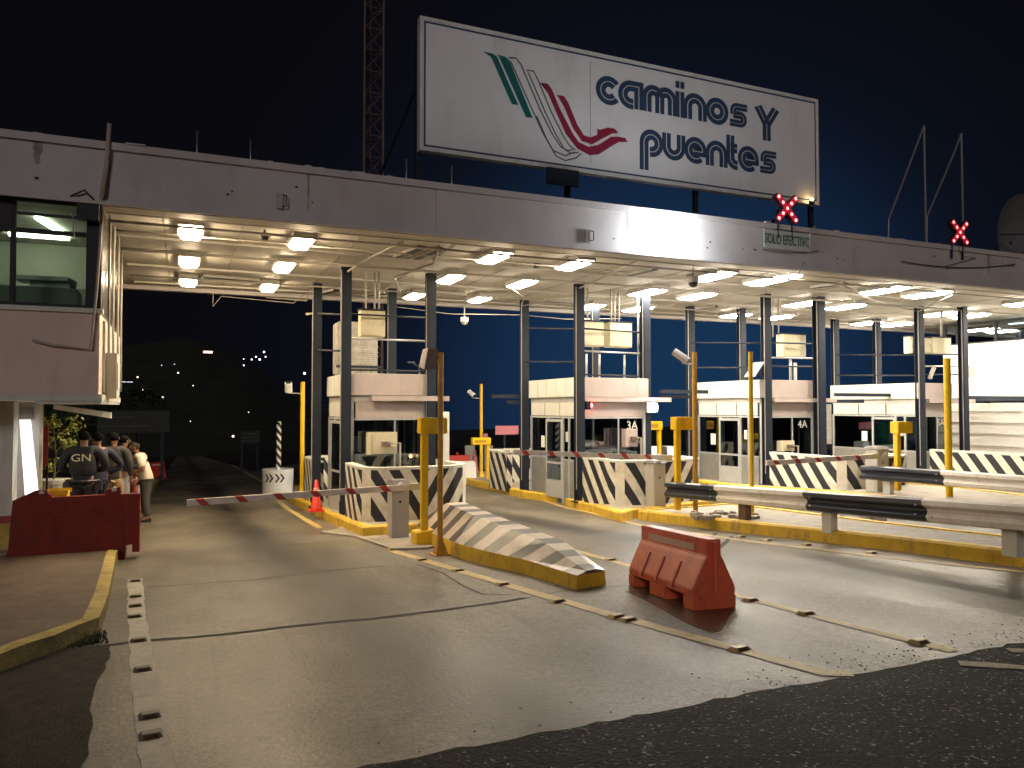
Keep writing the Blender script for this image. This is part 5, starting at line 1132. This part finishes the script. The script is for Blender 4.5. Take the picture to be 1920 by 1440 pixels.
# ================================================================ ROOF THINGS
q0 = onY(698, 300, 26.); mxx, hw_ = q0.x, .33
mast = thing('lattice_mast', 'tall thin reddish lattice mast rising behind the canopy', 'mast', (mxx, 26, gz(mxx, 26)))
legs = [(mxx-hw_, 25.8), (mxx+hw_, 25.8), (mxx, 26.4)]
M_MAST = mat('faded red mast paint', (.11, .070, .066), .6, var=.3, scale=1)
for k in range(3): MB().tube([(*legs[k], gz(mxx, 26)-.1), (*legs[k], 22)], .045, 6).build('leg', M_MAST, mast)
mb = MB()
for i in range(30):
    z = i*.75-1
    for k in range(3):
        a, b = legs[k], legs[(k+1) % 3]; mb.tube([(*a, z), (*b, z)], .022, 5); mb.tube([(*a, z), (*b, z+.75)], .018, 5)
mb.build('lattice_bar', M_MAST, mast)
for (ax, ay, bx, by, cx, cy, lb) in ((1732, 236, 1666, 440, 1735, 440, 'A-shaped grey roof frame next to the billboard'), (1802, 250, 1738, 434, 1802, 428, 'A-shaped grey roof frame above the smaller red cross')):
    Y = 14.5; A = onY(ax, ay, Y); B = onY(bx, by, Y); Cc = onY(cx, cy, Y); o = thing('roof_frame', lb, 'frame', (A.x, Y, 5.3))
    MB().tube([A, (A.x, Y, 5.28)], .035, 8).build('upright', M_GALV, o); MB().tube([A, (A.x-.25, Y, A.z-.5), (B.x, Y, B.z+.4), (B.x-.05, Y, 5.28)], .03, 8).build('slanting_leg', M_GALV, o)
dq = onY(1895, 452, 17.5); dr = (dq-onY(1895, 372, 17.5)).length
o = thing('satellite_dish', 'large dim satellite dish on the canopy roof', 'satellite dish', (dq.x, 17.5, 5.3))
mb = MB(); pathd = [i/8 for i in range(9)]
rings = []
for t in pathd:
    rings.append([mb.bm.verts.new((dq.x+dr*t*math.cos(a*math.pi/18), 17.5-.55*t*t, dq.z+dr*t*math.sin(a*math.pi/18))) for a in range(36)] if t else None)
c_ = mb.bm.verts.new((dq.x, 17.5, dq.z))
for k in range(36):
    mb.bm.faces.new((c_, rings[1][k], rings[1][(k+1) % 36]))
    for i in range(1, 8): mb.bm.faces.new((rings[i][k], rings[i+1][k], rings[i+1][(k+1) % 36], rings[i][(k+1) % 36]))
mb.build('reflector', mat('dull dish', (.16, .15, .15), .6, var=.1), o, smooth=True)
mb = MB()
for a in (60, 180, 300): mb.tube([(dq.x+dr*.9*math.cos(R(a)), 17.0, dq.z+dr*.9*math.sin(R(a))), (dq.x, 16.3, dq.z)], .02, 6)
mb.build('feed_arm', M_STEEL, o); MB().tube([(dq.x, 17.55, dq.z), (dq.x, 18.0, 5.28)], .09, 8).build('mount', M_STEEL, o)
pipe(sag((-2.2, 16, 5.9), (5.0, 40, 14), .3), .015, 'thin dark overhead cable above the office', M_GREYBOX, 'overhead_cable', 'cable')

# ================================================================ RIGHT-HAND OFFICE AND TRUCK
ro = thing('toll_office', 'bright white-walled toll office beyond the last lane with a dark window band', 'building', (29, 18, gz(28, 18)))
RX = 25.4
MB().box(RX, RX+7, 12.7, 19.2, 1.95, 3.85).build('upper_wall', M_WHITE, ro)
mb = MB(); mb.box(RX, RX+.14, 12.7, 19.2, 4.52, 4.6)
for y in (12.7, 14.2, 15.7, 17.2, 18.6, 19.1): mb.box(RX+.003, RX+.10, y, y+.09, 3.86, 4.519)
mb.box(RX-.02, RX+.2, 12.68, 19.22, 3.853, 3.90)
wf = mb.build('window_frame', M_DARK, ro); MB().box(RX+.04, RX+.046, 12.8, 19.1, 3.9, 4.52).build('glass', glassmat('tinted glass', (.35, .42, .48), refl=.8), wf)
MB().box(RX+.3, RX+7, 12.7, 12.8, 3.86, 4.59).build('inner_wall', M_GREYBOX, ro); MB().box(RX+3, RX+3.1, 12.8, 19.2, 3.86, 4.59).build('inner_wall', M_INW, ro)
for y in (15.9, 17.0): MB().box(RX+1.0, RX+1.1, y-.45, y+.45, 4.50, 4.54).build('tube_lamp', E_TUBE, ro)
MB().box(RX+2.2, RX+7, 13.5, 19, gz(28, 16), 1.949).build('ground_wall', M_CREAMP, ro)
MB().box(RX-.03, RX+7, 12.65, 19.25, 1.83, 1.948).build('floor_slab', M_STEEL, ro)
tk = thing('truck_trailer', 'long pale ribbed truck trailer passing beyond the last booth', 'truck', (24, 21, gz(24, 21)))
tz = gz(24, 20)
M_TRK = mat('trailer skin', (.62, .60, .56), .4, var=.06, scale=2)
MB().box(23.1, 25.2, 13.5, 27, .2, 1.75).build('box_body', M_TRK, tk, bevel=.03)
mb = MB()
for z, w in ((.42, .05), (.8, .035), (1.15, .05), (1.5, .03)): mb.box(23.07, 23.098, 13.53, 26.9, z, z+w)
mb.box(23.1, 25.2, 13.47, 13.498, .6, .64); mb.build('side_rib', M_WHITE, tk)
MB().box(23.2, 25.1, 13.55, 26.8, -.05, .197).build('chassis', M_BLACKP, tk)
MB().box(23.06, 23.18, 14.6, 16.6, -.12, -.06).build('side_guard', M_WHITE, tk)
for y in (18.2, 19.5, 25.5):
    for x in (23.25, 24.75):
        w_ = MB().tube([(x, y, tz+.50), (x+.3, y, tz+.50)], .5, 20).build('wheel', M_BLACKP, tk); MB().tube([(x-.01, y, tz+.5), (x-.03, y, tz+.5)], .25, 14).build('rim', M_GALV, w_)

# ================================================================ PEOPLE
def skin(chains, name, m, parent, sub=1):
    """chains of ((x, y, z), radius) joined where points coincide -> one smooth tapering surface"""
    vs, rs, es, idx = [], [], [], {}
    for ch in chains:
        prev = None
        for p, r in ch:
            k = tuple(round(c, 4) for c in p)
            if k not in idx: idx[k] = len(vs); vs.append(p); rs.append(r)
            if prev is not None: es.append((prev, idx[k]))
            prev = idx[k]
    me = bpy.data.meshes.new('s'); me.from_pydata(vs, es, []); ob = bpy.data.objects.new('s', me); COL.objects.link(ob)
    sm = ob.modifiers.new('skin', 'SKIN'); ss2 = ob.modifiers.new('sub', 'SUBSURF'); ss2.levels = sub; ss2.render_levels = sub
    sv = me.skin_vertices[0].data
    for i, r in enumerate(rs): sv[i].radius = r if isinstance(r, tuple) else (r, r)
    sv[0].use_root = True
    bpy.context.view_layer.update()
    out = bpy.data.meshes.new_from_object(ob.evaluated_get(bpy.context.evaluated_depsgraph_get()))
    bpy.data.objects.remove(ob); bpy.data.meshes.remove(me)
    out.name = name; out.materials.clear(); out.materials.append(m)
    for p in out.polygons: p.use_smooth = True
    o = bpy.data.objects.new(name, out); COL.objects.link(o); o.parent = parent; return o
def person(x, y, zb, yaw, height, label, top_m, leg_m, hair_m, skin_m, lean=0., arms=(('down', 0), ('down', 0)), sleeves='long', vest=None, letters=None, cap=None, shoes=None, stout=1., bag=None):
    o = thing('person', label, 'person', (x, y, zb), 'people standing by the office'); o.rotation_euler = (0, 0, yaw); WL[o.as_pointer()] = Vector((0, 0, 0))
    s = height/1.75; k = s*stout
    def B(px, py, pz):           # lean the trunk forward (+y) about the hips
        if pz > .95: return (px*s, (py+(pz-.95)*math.sin(lean))*s, (.95+(pz-.95)*math.cos(lean))*s)
        return (px*s, py*s, pz*s)
    pel, wai, che, nec = B(0, 0, .95), B(0, .0, 1.10), B(0, .0, 1.33), B(0, .01, 1.50)
    head = [(nec, .055*s), (B(0, .02, 1.56), .058*s), (B(0, .035, 1.62), (.072*s, .085*s)), (B(0, .035, 1.68), (.078*s, .092*s)), (B(0, .03, 1.735), (.05*s, .06*s))]
    def arm(sd, pose):
        sh = B(sd*.19*stout, 0, 1.43)
        if pose == 'down': el, wr = B(sd*.26*stout, -.03, 1.15), B(sd*.26*stout, .06, .92)
        elif pose == 'hip': el, wr = B(sd*.36*stout, -.10, 1.18), B(sd*.20*stout, .05, 1.02)
        elif pose == 'front': el, wr = B(sd*.285*stout, .03, 1.16), B(sd*.14, .25, 1.10)
        else: el, wr = B(sd*.27*stout, .12, 1.20), B(sd*.22, .38, 1.18)       # reach
        return sh, el, wr
    body = [[(pel, .12*k), (wai, (.125*k, .10*k)), (che, (.155*k, .11*k)), (B(0, 0, 1.44), (.10*k, .08*k)), *head]]
    shirt = [[(B(0, 0, .86), (.160*k, .132*k)), (B(0, 0, .95), (.158*k, .130*k)), (wai, (.150*k, .12*k)), (che, (.175*k, .128*k)), (B(0, 0, 1.45), (.10*k, .09*k)), (B(0, .005, 1.49), .072*s)]]
    hands = []
    for sd, (pose, _) in zip((-1, 1), arms):
        sh, el, wr = arm(sd, pose); v = (Vector(wr)-Vector(el)).normalized(); hd = Vector(wr)+v*.07*s
        body.append([(B(0, 0, 1.44), (.10*k, .08*k)), (sh, .058*s), (el, .042*s), (wr, .028*s), (tuple(hd), (.040*s, .020*s))])
        side = v.orthogonal().normalized()
        for f in range(4):
            b0 = Vector(hd)+side*(f-1.5)*.018*s; L = (.062, .072, .068, .052)[f]*s
            hands.append([b0, b0+v*L*.55, b0+v*L*.9+v.cross(side)*.02*s])
        b0 = Vector(wr)+v*.03*s+side*.03*s; hands.append([b0, b0+side*.025*s+v*.03*s, b0+side*.03*s+v*.055*s])
        if sleeves == 'long': shirt.append([(B(0, 0, 1.45), (.10*k, .09*k)), (sh, .078*k), (el, .06*k), (tuple(Vector(el)+(Vector(wr)-Vector(el))*.95), .045*k)])
        else: shirt.append([(B(0, 0, 1.45), (.10*k, .09*k)), (sh, .080*k), (tuple(Vector(sh)+(Vector(el)-Vector(sh))*.85), .070*k)])
    legs = []
    for sd in (-1, 1):
        hp, kn, an, toe = B(sd*.095, 0, .90), B(sd*.11, .02, .50), B(sd*.12, -.02, .09), B(sd*.14, .12, .035)
        body.append([(pel, .12*k), (hp, .088*k), (kn, .058*s), (an, .042*s), (toe, .034*s)])
        legs.append([(B(0, 0, 1.03), (.140*k, .115*k)), (B(sd*.10, 0, .82), .098*k), (kn, .074*k), (tuple(Vector(kn)+(Vector(an)-Vector(kn))*.93), .058*k)])
    bo = skin(body, 'body', skin_m, o)
    # features and fingers belong to the body's own surface
    mb = MB()
    for h in hands: mb.tube(h, [.010*s, .009*s, .007*s], 6)
    hc = Vector(B(0, .035, 1.65)); f = lambda a, b, c: hc+Vector((a, b, c))*s
    mb.tube([f(0, .085, .02), f(0, .112, -.01), f(0, .09, -.02)], [.008*s, .014*s, .010*s], 6)
    for sd in (-1, 1): mb.ball(f(sd*.083, -.0, 0), .028*s, 8, (.35, .7, 1)); mb.ball(f(sd*.03, .083, .025), .011*s, 6)
    mb.tube([f(-.025, .088, -.045), f(0, .096, -.045), f(.025, .088, -.045)], .006*s, 5)
    mb.bm.from_mesh(bo.data); me = bo.data; mb.bm.to_mesh(me); mb.bm.free()
    for p in me.polygons: p.use_smooth = True
    lg = skin(legs, 'trousers', leg_m, o); sh_ = skin(shirt, 'shirt', top_m, o)
    if hair_m:
        mb = MB(); mb.ball(f(0, -.012, .03), .098*s, 12, (.93, 1.02, .88))
        bmesh.ops.delete(mb.bm, geom=[v for v in mb.bm.verts if (v.co-f(0, 0, 0)).z < -.055*s or ((v.co-f(0, 0, 0)).y > .055*s and (v.co-f(0, 0, 0)).z < .055*s)], context='VERTS')
        mb.build('hair', hair_m, o, smooth=True)
    if cap:
        mb = MB(); mb.ball(f(0, -.005, .055), .105*s, 12, (.95, 1.05, .75)); mb.hexa([f(-.075, .08, .05), f(.075, .08, .05), f(.06, .19, .035), f(-.06, .19, .035), f(-.075, .08, .062), f(.075, .08, .062), f(.06, .19, .045), f(-.06, .19, .045)])
        mb.build('cap', cap, o, smooth=True)
    mb = MB()
    for sd in (-1, 1): mb.hexa([(sd*.12*s-.05, -.10, .0), (sd*.13*s+.05, -.10, .0), (sd*.15*s+.05, .19, .0), (sd*.15*s-.05, .19, .0), (sd*.12*s-.045, -.09, .10), (sd*.13*s+.045, -.09, .10), (sd*.15*s+.035, .17, .05), (sd*.15*s-.035, .17, .05)])
    mb.build('shoe', shoes or M_BLACKP, o, bevel=.012)
    if vest:
        vm = [[(B(0, 0, .98), (.185*k, .155*k)), (B(0, 0, 1.15), (.19*k, .16*k)), (B(0, 0, 1.33), (.205*k, .165*k)), (B(0, 0, 1.44), (.15*k, .12*k))]]
        vo = skin(vm, 'vest', vest, o)
        mb = MB(); mb.tube([B(-.2, 0, .98), B(.2, 0, .98)], .02, 6); ring = [B(.20*stout*math.cos(a*.3927), .165*stout*math.sin(a*.3927), .96) for a in range(17)]
        mb2 = MB(); mb2.tube(ring, .025*s, 6, caps=False); mb2.build('belt', M_BLACKP, o)
        for a, b in ((-.19, .93), (.19, .93)): MB().box(a*k-.05, a*k+.05, -.10, .06, b*s-.14, b*s+.02).build('pouch', M_BLACKP, o, bevel=.01)
        mb.bm.free()
    if letters:
        put_text('back_lettering', letters, .17*s, mat('cream lettering', (.75, .68, .45), .5), o, B(0, -.185*stout, 1.335), FACE_CAM, 1.15)
    return o
SK = mat('tan skin', (.30, .16, .10), .55, var=.06, scale=20); HB = mat('black hair', (.008, .007, .006), .85, spec=.1, var=.3, scale=60); HG = mat('greying hair', (.05, .042, .036), .85, spec=.1, var=.4, scale=60)
BLK = mat('black uniform cloth', (.014, .014, .017), .75, var=.15, scale=12); NVY = mat('navy uniform cloth', (.022, .026, .05), .75, var=.15, scale=12)
GRY = mat('dark grey jacket cloth', (.05, .047, .045), .8, var=.2, scale=10); KHK = mat('khaki cloth', (.38, .27, .15), .8, var=.1, scale=10)
WSH = mat('white shirt cloth', (.78, .72, .60), .75, var=.03, scale=6); TRG = mat('grey trouser cloth', (.075, .072, .07), .8, var=.1, scale=10)
JEA = mat('pale jeans cloth', (.30, .33, .38), .8, var=.15, scale=10); RDC = mat('red cloth', (.42, .10, .07), .8, var=.1); LGT = mat('pale tee cloth', (.55, .55, .50), .8, var=.1)
def at(px, Y): return onY(px, 850, Y).x
w = lambda X, Y: gz(X, Y)+.145
X = at(157, 14.6); person(X, 14.6, w(X, 14.6), R(-3), 1.80, 'policeman in black vest lettered GN seen from behind', BLK, BLK, HB, SK, vest=BLK, letters='GN', stout=1.2, arms=(('front', 0), ('front', 0)))
X = at(186, 15.5); person(X, 15.3, w(X, 15.3), R(38), 1.79, 'policeman in navy uniform close behind the one lettered GN', NVY, NVY, HB, SK, stout=1.08, arms=(('front', 0), ('hip', 0)))
X = at(213, 17.2); person(X, 17.2, gz(X, 17.2)+.1, R(-8), 1.87, 'person in dark grey jacket and khaki trousers with a small back emblem', GRY, KHK, HB, SK, arms=(('front', 0), ('down', 0)), stout=1.12)
X = at(232, 18.4); person(X, 18.2, gz(X, 18.2)+.1, R(-60), 1.83, 'person in dark jacket and pale jeans beside the khaki trousers', mat('black jacket cloth', (.022, .022, .026), .8), JEA, HB, SK, arms=(('down', 0), ('front', 0)))
X = at(249, 20.2); person(X, 20.2, gz(X, 20.2)+.02, R(150), 1.45, 'short person in red leaning beside the white-shirted man', RDC, RDC, HB, SK, lean=.35, sleeves='short', arms=(('front', 0), ('down', 0)))
X = at(275, 19.3); person(X, 19.3, gz(X, 19.3)+.0, R(98), 1.82, 'man in white short-sleeved shirt and grey trousers leaning forward', WSH, TRG, HG, SK, lean=.30, sleeves='short', arms=(('front', 0), ('front', 0)), stout=1.3)
X = at(252, 22); person(X, 22, gz(X, 22)+.0, R(20), 1.62, 'person in pale tee shirt hidden behind the white-shirted man', LGT, JEA, HB, SK, sleeves='short')

# ================================================================ THINGS BY THE OFFICE
q = onY(98, 905, 16.2); PXx, PYy = q.x, 16.2; zb = gz(PXx, PYy)+.14
o = thing('potted_plant', 'leafy young tree in a white pot beside the red board', 'plant', (PXx, PYy, zb))
MB().tube([(PXx, PYy, zb+.53), (PXx, PYy, zb+.90), (PXx, PYy, zb+.91), (PXx, PYy, zb+.98)], [.22, .29, .32, .32], 20).build('pot', mat('white glazed pot', (.72, .74, .70), .4, var=.04), o)
MB().tube([(PXx, PYy, zb), (PXx, PYy, zb+.529)], .25, 16).build('pot_stand', M_STEEL, o)
mb = MB(); mb.tube([(PXx+.02, PYy, zb+.95), (PXx+.05, PYy, zb+1.4), (PXx+.0, PYy, zb+2.0)], [.02, .016, .008], 6)
br = []
random.seed(11)
for k in range(12):
    a = random.uniform(0, 6.28); z = random.uniform(1.1, 1.9); e_ = Vector((PXx+.05+math.cos(a)*.28, PYy+math.sin(a)*.28, zb+z+.15)); mb.tube([(PXx+.04, PYy, zb+z-.05), e_], [.008, .004], 5); br.append(e_)
mb.build('stem', mat('plant stem', (.14, .12, .05), .7), o)
mb = MB()
for e_ in br+[Vector((PXx, PYy, zb+1.95)), Vector((PXx-.05, PYy, zb+2.05))]:
    for _ in range(34):
        c = e_+Vector((random.gauss(0, .07), random.gauss(0, .07), random.gauss(0, .06))); d = Vector((random.gauss(0, 1), random.gauss(0, 1), random.gauss(0, .6))).normalized(); s = d.orthogonal().normalized()*random.uniform(.018, .032); l = random.uniform(.06, .10)
        mb.quad([c, c+d*l*.5+s, c+d*l, c+d*l*.5-s])
mb.build('foliage', mat('yellow green leaf', (.26, .29, .03), .55, var=.4, scale=30), o)
a = onY(72, 872, 16.0); b = onY(94, 798, 16.0)
o = thing('red_board', 'upright dark red board beside the potted tree', 'board', (a.x, 15.8, a.z)); MB().box(a.x, b.x, 15.8, 15.83, a.z, b.z).build('panel', mat('dark red board', (.30, .03, .025), .6, var=.1), o)
MB().box(a.x, a.x+.03, 15.84, 15.87, gz(a.x, 15.8)+.14, b.z).build('leg', M_STEEL, o); MB().box(b.x-.03, b.x, 15.84, 15.87, gz(a.x, 15.8)+.14, b.z).build('leg', M_STEEL, o)
P1 = onY(46, 787, 14.35); P2 = onY(72, 945, 13.75)
tag(MB().hexa([(P2.x-.12, 13.62, P2.z-.35), (P2.x+.07, 13.62, P2.z-.35), (P2.x+.07, 13.66, P2.z-.35), (P2.x-.12, 13.66, P2.z-.35), (P1.x-.07, 14.35, P1.z), (P1.x+.08, 14.35, P1.z), (P1.x+.08, 14.39, P1.z), (P1.x-.07, 14.39, P1.z)]).build('light_panel', emit('lit light panel', (1, .98, .93), 1.6), loc=P2), 'glaring white light panel leaning on the office pillar', 'light panel')
q = onY(108, 925, 13.6); o = thing('yellow_crate', 'yellow plastic crate behind the dark red barrier', 'crate', q)
mb = MB(); cz0 = gz(q.x, 13.6)+.14
mb.box(q.x-0.144, q.x+0.144, 13.45, 13.49, cz0, q.z+.04); mb.box(q.x-0.144, q.x+0.144, 13.75, 13.79, cz0, q.z+.04); mb.box(q.x-0.144, q.x-0.115, 13.491, 13.749, cz0, q.z+.04); mb.box(q.x+0.115, q.x+0.144, 13.491, 13.749, cz0, q.z+.04); mb.box(q.x-0.114, q.x+0.114, 13.491, 13.749, cz0, cz0+.04)
mb.build('box', M_YEL, o); 
for y0, y1 in ((13.42, 13.449), (13.791, 13.82)): MB().box(q.x-0.162, q.x+0.162, y0, y1, q.z, q.z+.06).build('rim', M_YEL, o)

# ================================================================ FAR BACKGROUND
M_FSIGN = mat('dark road sign', (.004, .008, .006), .6); M_FTXT = mat('dim reflective strip', (.04, .045, .04), .5)
def farsign(px0, py0, px1, py1, Y, label, rows_, legs_=True):
    a = onY(px0, py1, Y); b = onY(px1, py0, Y); o = thing('road_sign', label, 'sign', (a.x, Y, gz(a.x, Y)))
    MB().box(a.x, b.x, Y, Y+.08, a.z, b.z).build('plate', M_FSIGN, o); mb = MB(); h = b.z-a.z; w_ = b.x-a.x
    for k, (u0, u1) in enumerate(rows_):
        z = b.z-h*(k+.75)/(len(rows_)+.5); mb.box(a.x+w_*u0, a.x+w_*u1, Y-.006, Y-.001, z-.02*h, z+.03*h)
    mb.build('strip', M_FTXT, o)
    for x in (a.x+w_*.1, b.x-w_*.1): MB().box(x-.08, x+.08, Y+.081, Y+.2, gz(x, Y)-.2, b.z-.05).build('leg', M_STEEL, o)
farsign(182, 770, 318, 812, 46, 'wide dark overhead road sign beyond the policemen', ((.1, .5), (.05, .7)))
farsign(450, 808, 487, 832, 60, 'small dim road sign with three lines beside the far road', ((.1, .95), (.1, .9), (.1, .95)))
a = onY(929, 815, 26); b = onY(972, 798, 26); o = thing('road_sign', 'faded pink sign board behind the low yellow device', 'sign', (a.x, 26, gz(a.x, 26))); MB().box(a.x, b.x, 26, 26.04, a.z, b.z).build('plate', mat('faded pink plate', (.62, .22, .26), .6), o); MB().box(a.x+.35, a.x+.42, 26.05, 26.1, gz(a.x, 26), b.z).build('leg', M_STEEL, o)
a = onY(905, 828, 28); b = onY(910, 813, 28); o = thing('road_sign', 'tiny pinkish sign just behind the yellow pole of the second lane', 'sign', (a.x, 28, gz(a.x, 28))); MB().box(a.x, b.x+.1, 28, 28.03, a.z-.1, b.z).build('plate', MATS['faded pink plate'], o); MB().box(a.x+.05, a.x+.1, 28.04, 28.08, gz(a.x, 28), b.z).build('leg', M_STEEL, o)
def far_block(px0, px1, py0, Y, d, label, m, name='concrete_block', cat='block'):
    a = onY(px0, py0, Y); b = onY(px1, py0, Y); z = gz((a.x+b.x)/2, Y)
    mb = MB(); mb.hexa([(a.x, Y, z-.1), (b.x, Y, z-.1), (b.x, Y+d, z-.1), (a.x, Y+d, z-.1), (a.x+.04, Y+.06, a.z), (b.x-.04, Y+.06, a.z), (b.x-.04, Y+d-.06, a.z), (a.x+.04, Y+d-.06, a.z)])
    tag(mb.build(name, m, loc=(a.x, Y, z), bevel=.02), label, cat)
M_BW = mat('bright white concrete', (.74, .73, .70), .6, var=.05)
far_block(803, 895, 868, 23.5, .5, 'bright white concrete block seen between first booth and booth 3A', M_BW)
far_block(832, 884, 855, 27, .4, 'red plastic road block behind the bright white concrete one', mat('red plastic', (.5, .04, .03), .45), 'road_block', 'barrier')
far_block(806, 830, 862, 21.5, .5, 'beige low block beside the rear of the first booth', M_CREAMP)
for k, (px, lb) in enumerate(((857, 'dim red traffic cone'), (890, 'pale red traffic cone'))):
    q = onY(px, 862, 30); cone(q.x, 30, gz(q.x, 30), .85+.05*k, lb+' far behind the second lane', None if k == 0 else mat('pale cone', (.7, .25, .22), .5))
for (x0, x1, lb) in ((872, 884, 'grey panel beside the pale red cone'), (905, 918, 'grey panel past the pale red cone')):
    a = onY(x0, 855, 30.5); b = onY(x1, 835, 30.5); tag(MB().box(a.x, b.x+.15, 30.5, 30.54, gz(a.x, 30), b.z).build('hoarding_panel', M_GREYBOX, loc=a), lb, 'panel')
q = onY(835, 855, 19.8); tag(MB().box(q.x-.10, q.x+0.115, 19.8, 20.05, gz(q.x, 19.8)+.1, onY(835, 772, 19.8).z).build('white_pillar', M_BW, loc=q, bevel=.01), 'slim white pillar behind the first booth', 'pillar')
far_block(1222, 1268, 838, 22, .6, 'white block with dark marks beyond booth 3A', stripes('chequer', (.8, .8, .78), (.03, .03, .04), (1, 0, 0), 1.5))
q = onY(770, 855, 17.2); o = thing('small_lamp', 'small orange lamp glowing behind the first booth window', 'lamp', q); MB().ball(q, .045, 8).build('bulb', emit('orange bulb', (1, .45, .15), 14), o, smooth=True); MB().tube([q-Vector((0, 0, .04)), q-Vector((.12, 0, .26))], .012, 6).build('stem', M_GALV, o)
# lights scattered on the far hillside
E_HW = emit('far white light', (.95, .95, 1), 4); E_HO = emit('far warm light', (1, .75, .5), 3); E_HD = emit('dim far light', (.8, .8, 1), 1.2)
GRPH = 'lights on the far hillside'
def far_light(px, py, r, m, label, Y=215, name='distant_lamp'):
    p = onY(px, py, Y); tag(MB().ball(p, r*.62, 8).build(name, m, loc=p), label, 'distant light', GRPH)
for px, py, r in ((495, 660, .40), (498, 669, .3), (487, 674, .42), (480, 669, .34), (472, 674, .32), (457, 673, .2), (457, 685, .3)):
    far_light(px, py, r, E_HW, 'bright white light in the tight cluster high on the far hillside')
for px, py, r in ((258, 707, .34), (303, 685, .22), (327, 683, .22), (334, 699, .34), (362, 723, .22), (305, 745, .38), (267, 731, .26), (357, 790, .18), (466, 773, .2)):
    far_light(px, py, r, E_HO if py > 690 else E_HD, 'small lone light scattered low on the dark far hillside')
far_light(571, 700, .5, E_HW, 'single white light just above the yellow pole of the first booth')
far_light(437, 818, .5, E_HO, 'single white lamp beside the small dim road sign')
p = onY(390, 660, 215); tag(MB().box(p.x-1.1, p.x+1.1, 215, 215.4, p.z-.22, p.z+.22).build('distant_lamp', emit('far orange strip', (1, .55, .4), 7), loc=p), 'long reddish white light bar highest on the far hillside', 'distant light', GRPH)
p = onY(225, 716, 150); tag(MB().box(p.x-1.2, p.x+2, 150, 150.2, p.z-.06, p.z+.06).build('distant_lamp', E_HD, loc=p), 'dim thin light streak beside the office edge', 'distant light', GRPH)
q = onY(775, 680, 40); o = thing('street_lamp', 'dim street lamp with curved arm far behind the first booth', 'street lamp', (q.x, 40, gz(q.x, 40)))
e_ = onY(785, 700, 40); MB().tube([(e_.x+.05, 40, gz(q.x, 40)), (e_.x+.05, 40, e_.z+.1), (e_.x, 40, e_.z+.35), (q.x, 40, q.z)], .06, 8).build('pole', M_GALV, o); MB().box(q.x-.35, q.x+.05, 39.9, 40.1, q.z-.03, q.z+.06).build('head', M_GALV, o)
# dark trees beyond the far road, each its own
M_TL = mat('night leaf', (.03, .045, .018), .7, var=.5, scale=8); M_TR = mat('night bark', (.05, .04, .03), .9)
def tree(x, y, h, label, seed):
    rd = random.Random(seed); z = gz(x, y) if y < 60 else -3.; o = thing('tree', label, 'tree', (x, y, z), 'trees beside the far road')
    MB().tube([(x, y, z), (x+.1, y, z+h*.3), (x-.1, y, z+h*.6)], [.22, .16, .08], 8).build('trunk', M_TR, o)
    mb = MB()
    for _ in range(12):
        c = Vector((x+rd.gauss(0, h*.17), y+rd.gauss(0, h*.17), z+h*(.45+.5*rd.random()))); mb.tube([(x, y, z+h*.4), c], [.05, .02], 5)
        for _ in range(110):
            p = c+Vector((rd.gauss(0, h*.08), rd.gauss(0, h*.08), rd.gauss(0, h*.06))); d = Vector((rd.gauss(0, 1), rd.gauss(0, 1), rd.gauss(0, .5))).normalized(); s = d.orthogonal().normalized()*.09; mb.quad([p, p+d*.12+s, p+d*.26, p+d*.12-s])
    mb.build('crown', M_TL, o)
for k, (x, y, h, lb) in enumerate(((-5, 52, 6, 'dark leafy tree nearest the office wall'), (-9, 62, 7.5, 'dark leafy tree behind the wide dark sign'), (-4, 78, 6.5, 'dark leafy tree at the edge of the far road'), (12, 60, 6, 'dark leafy tree behind the second lane'))):
    tree(x, y, h, lb, k+1)
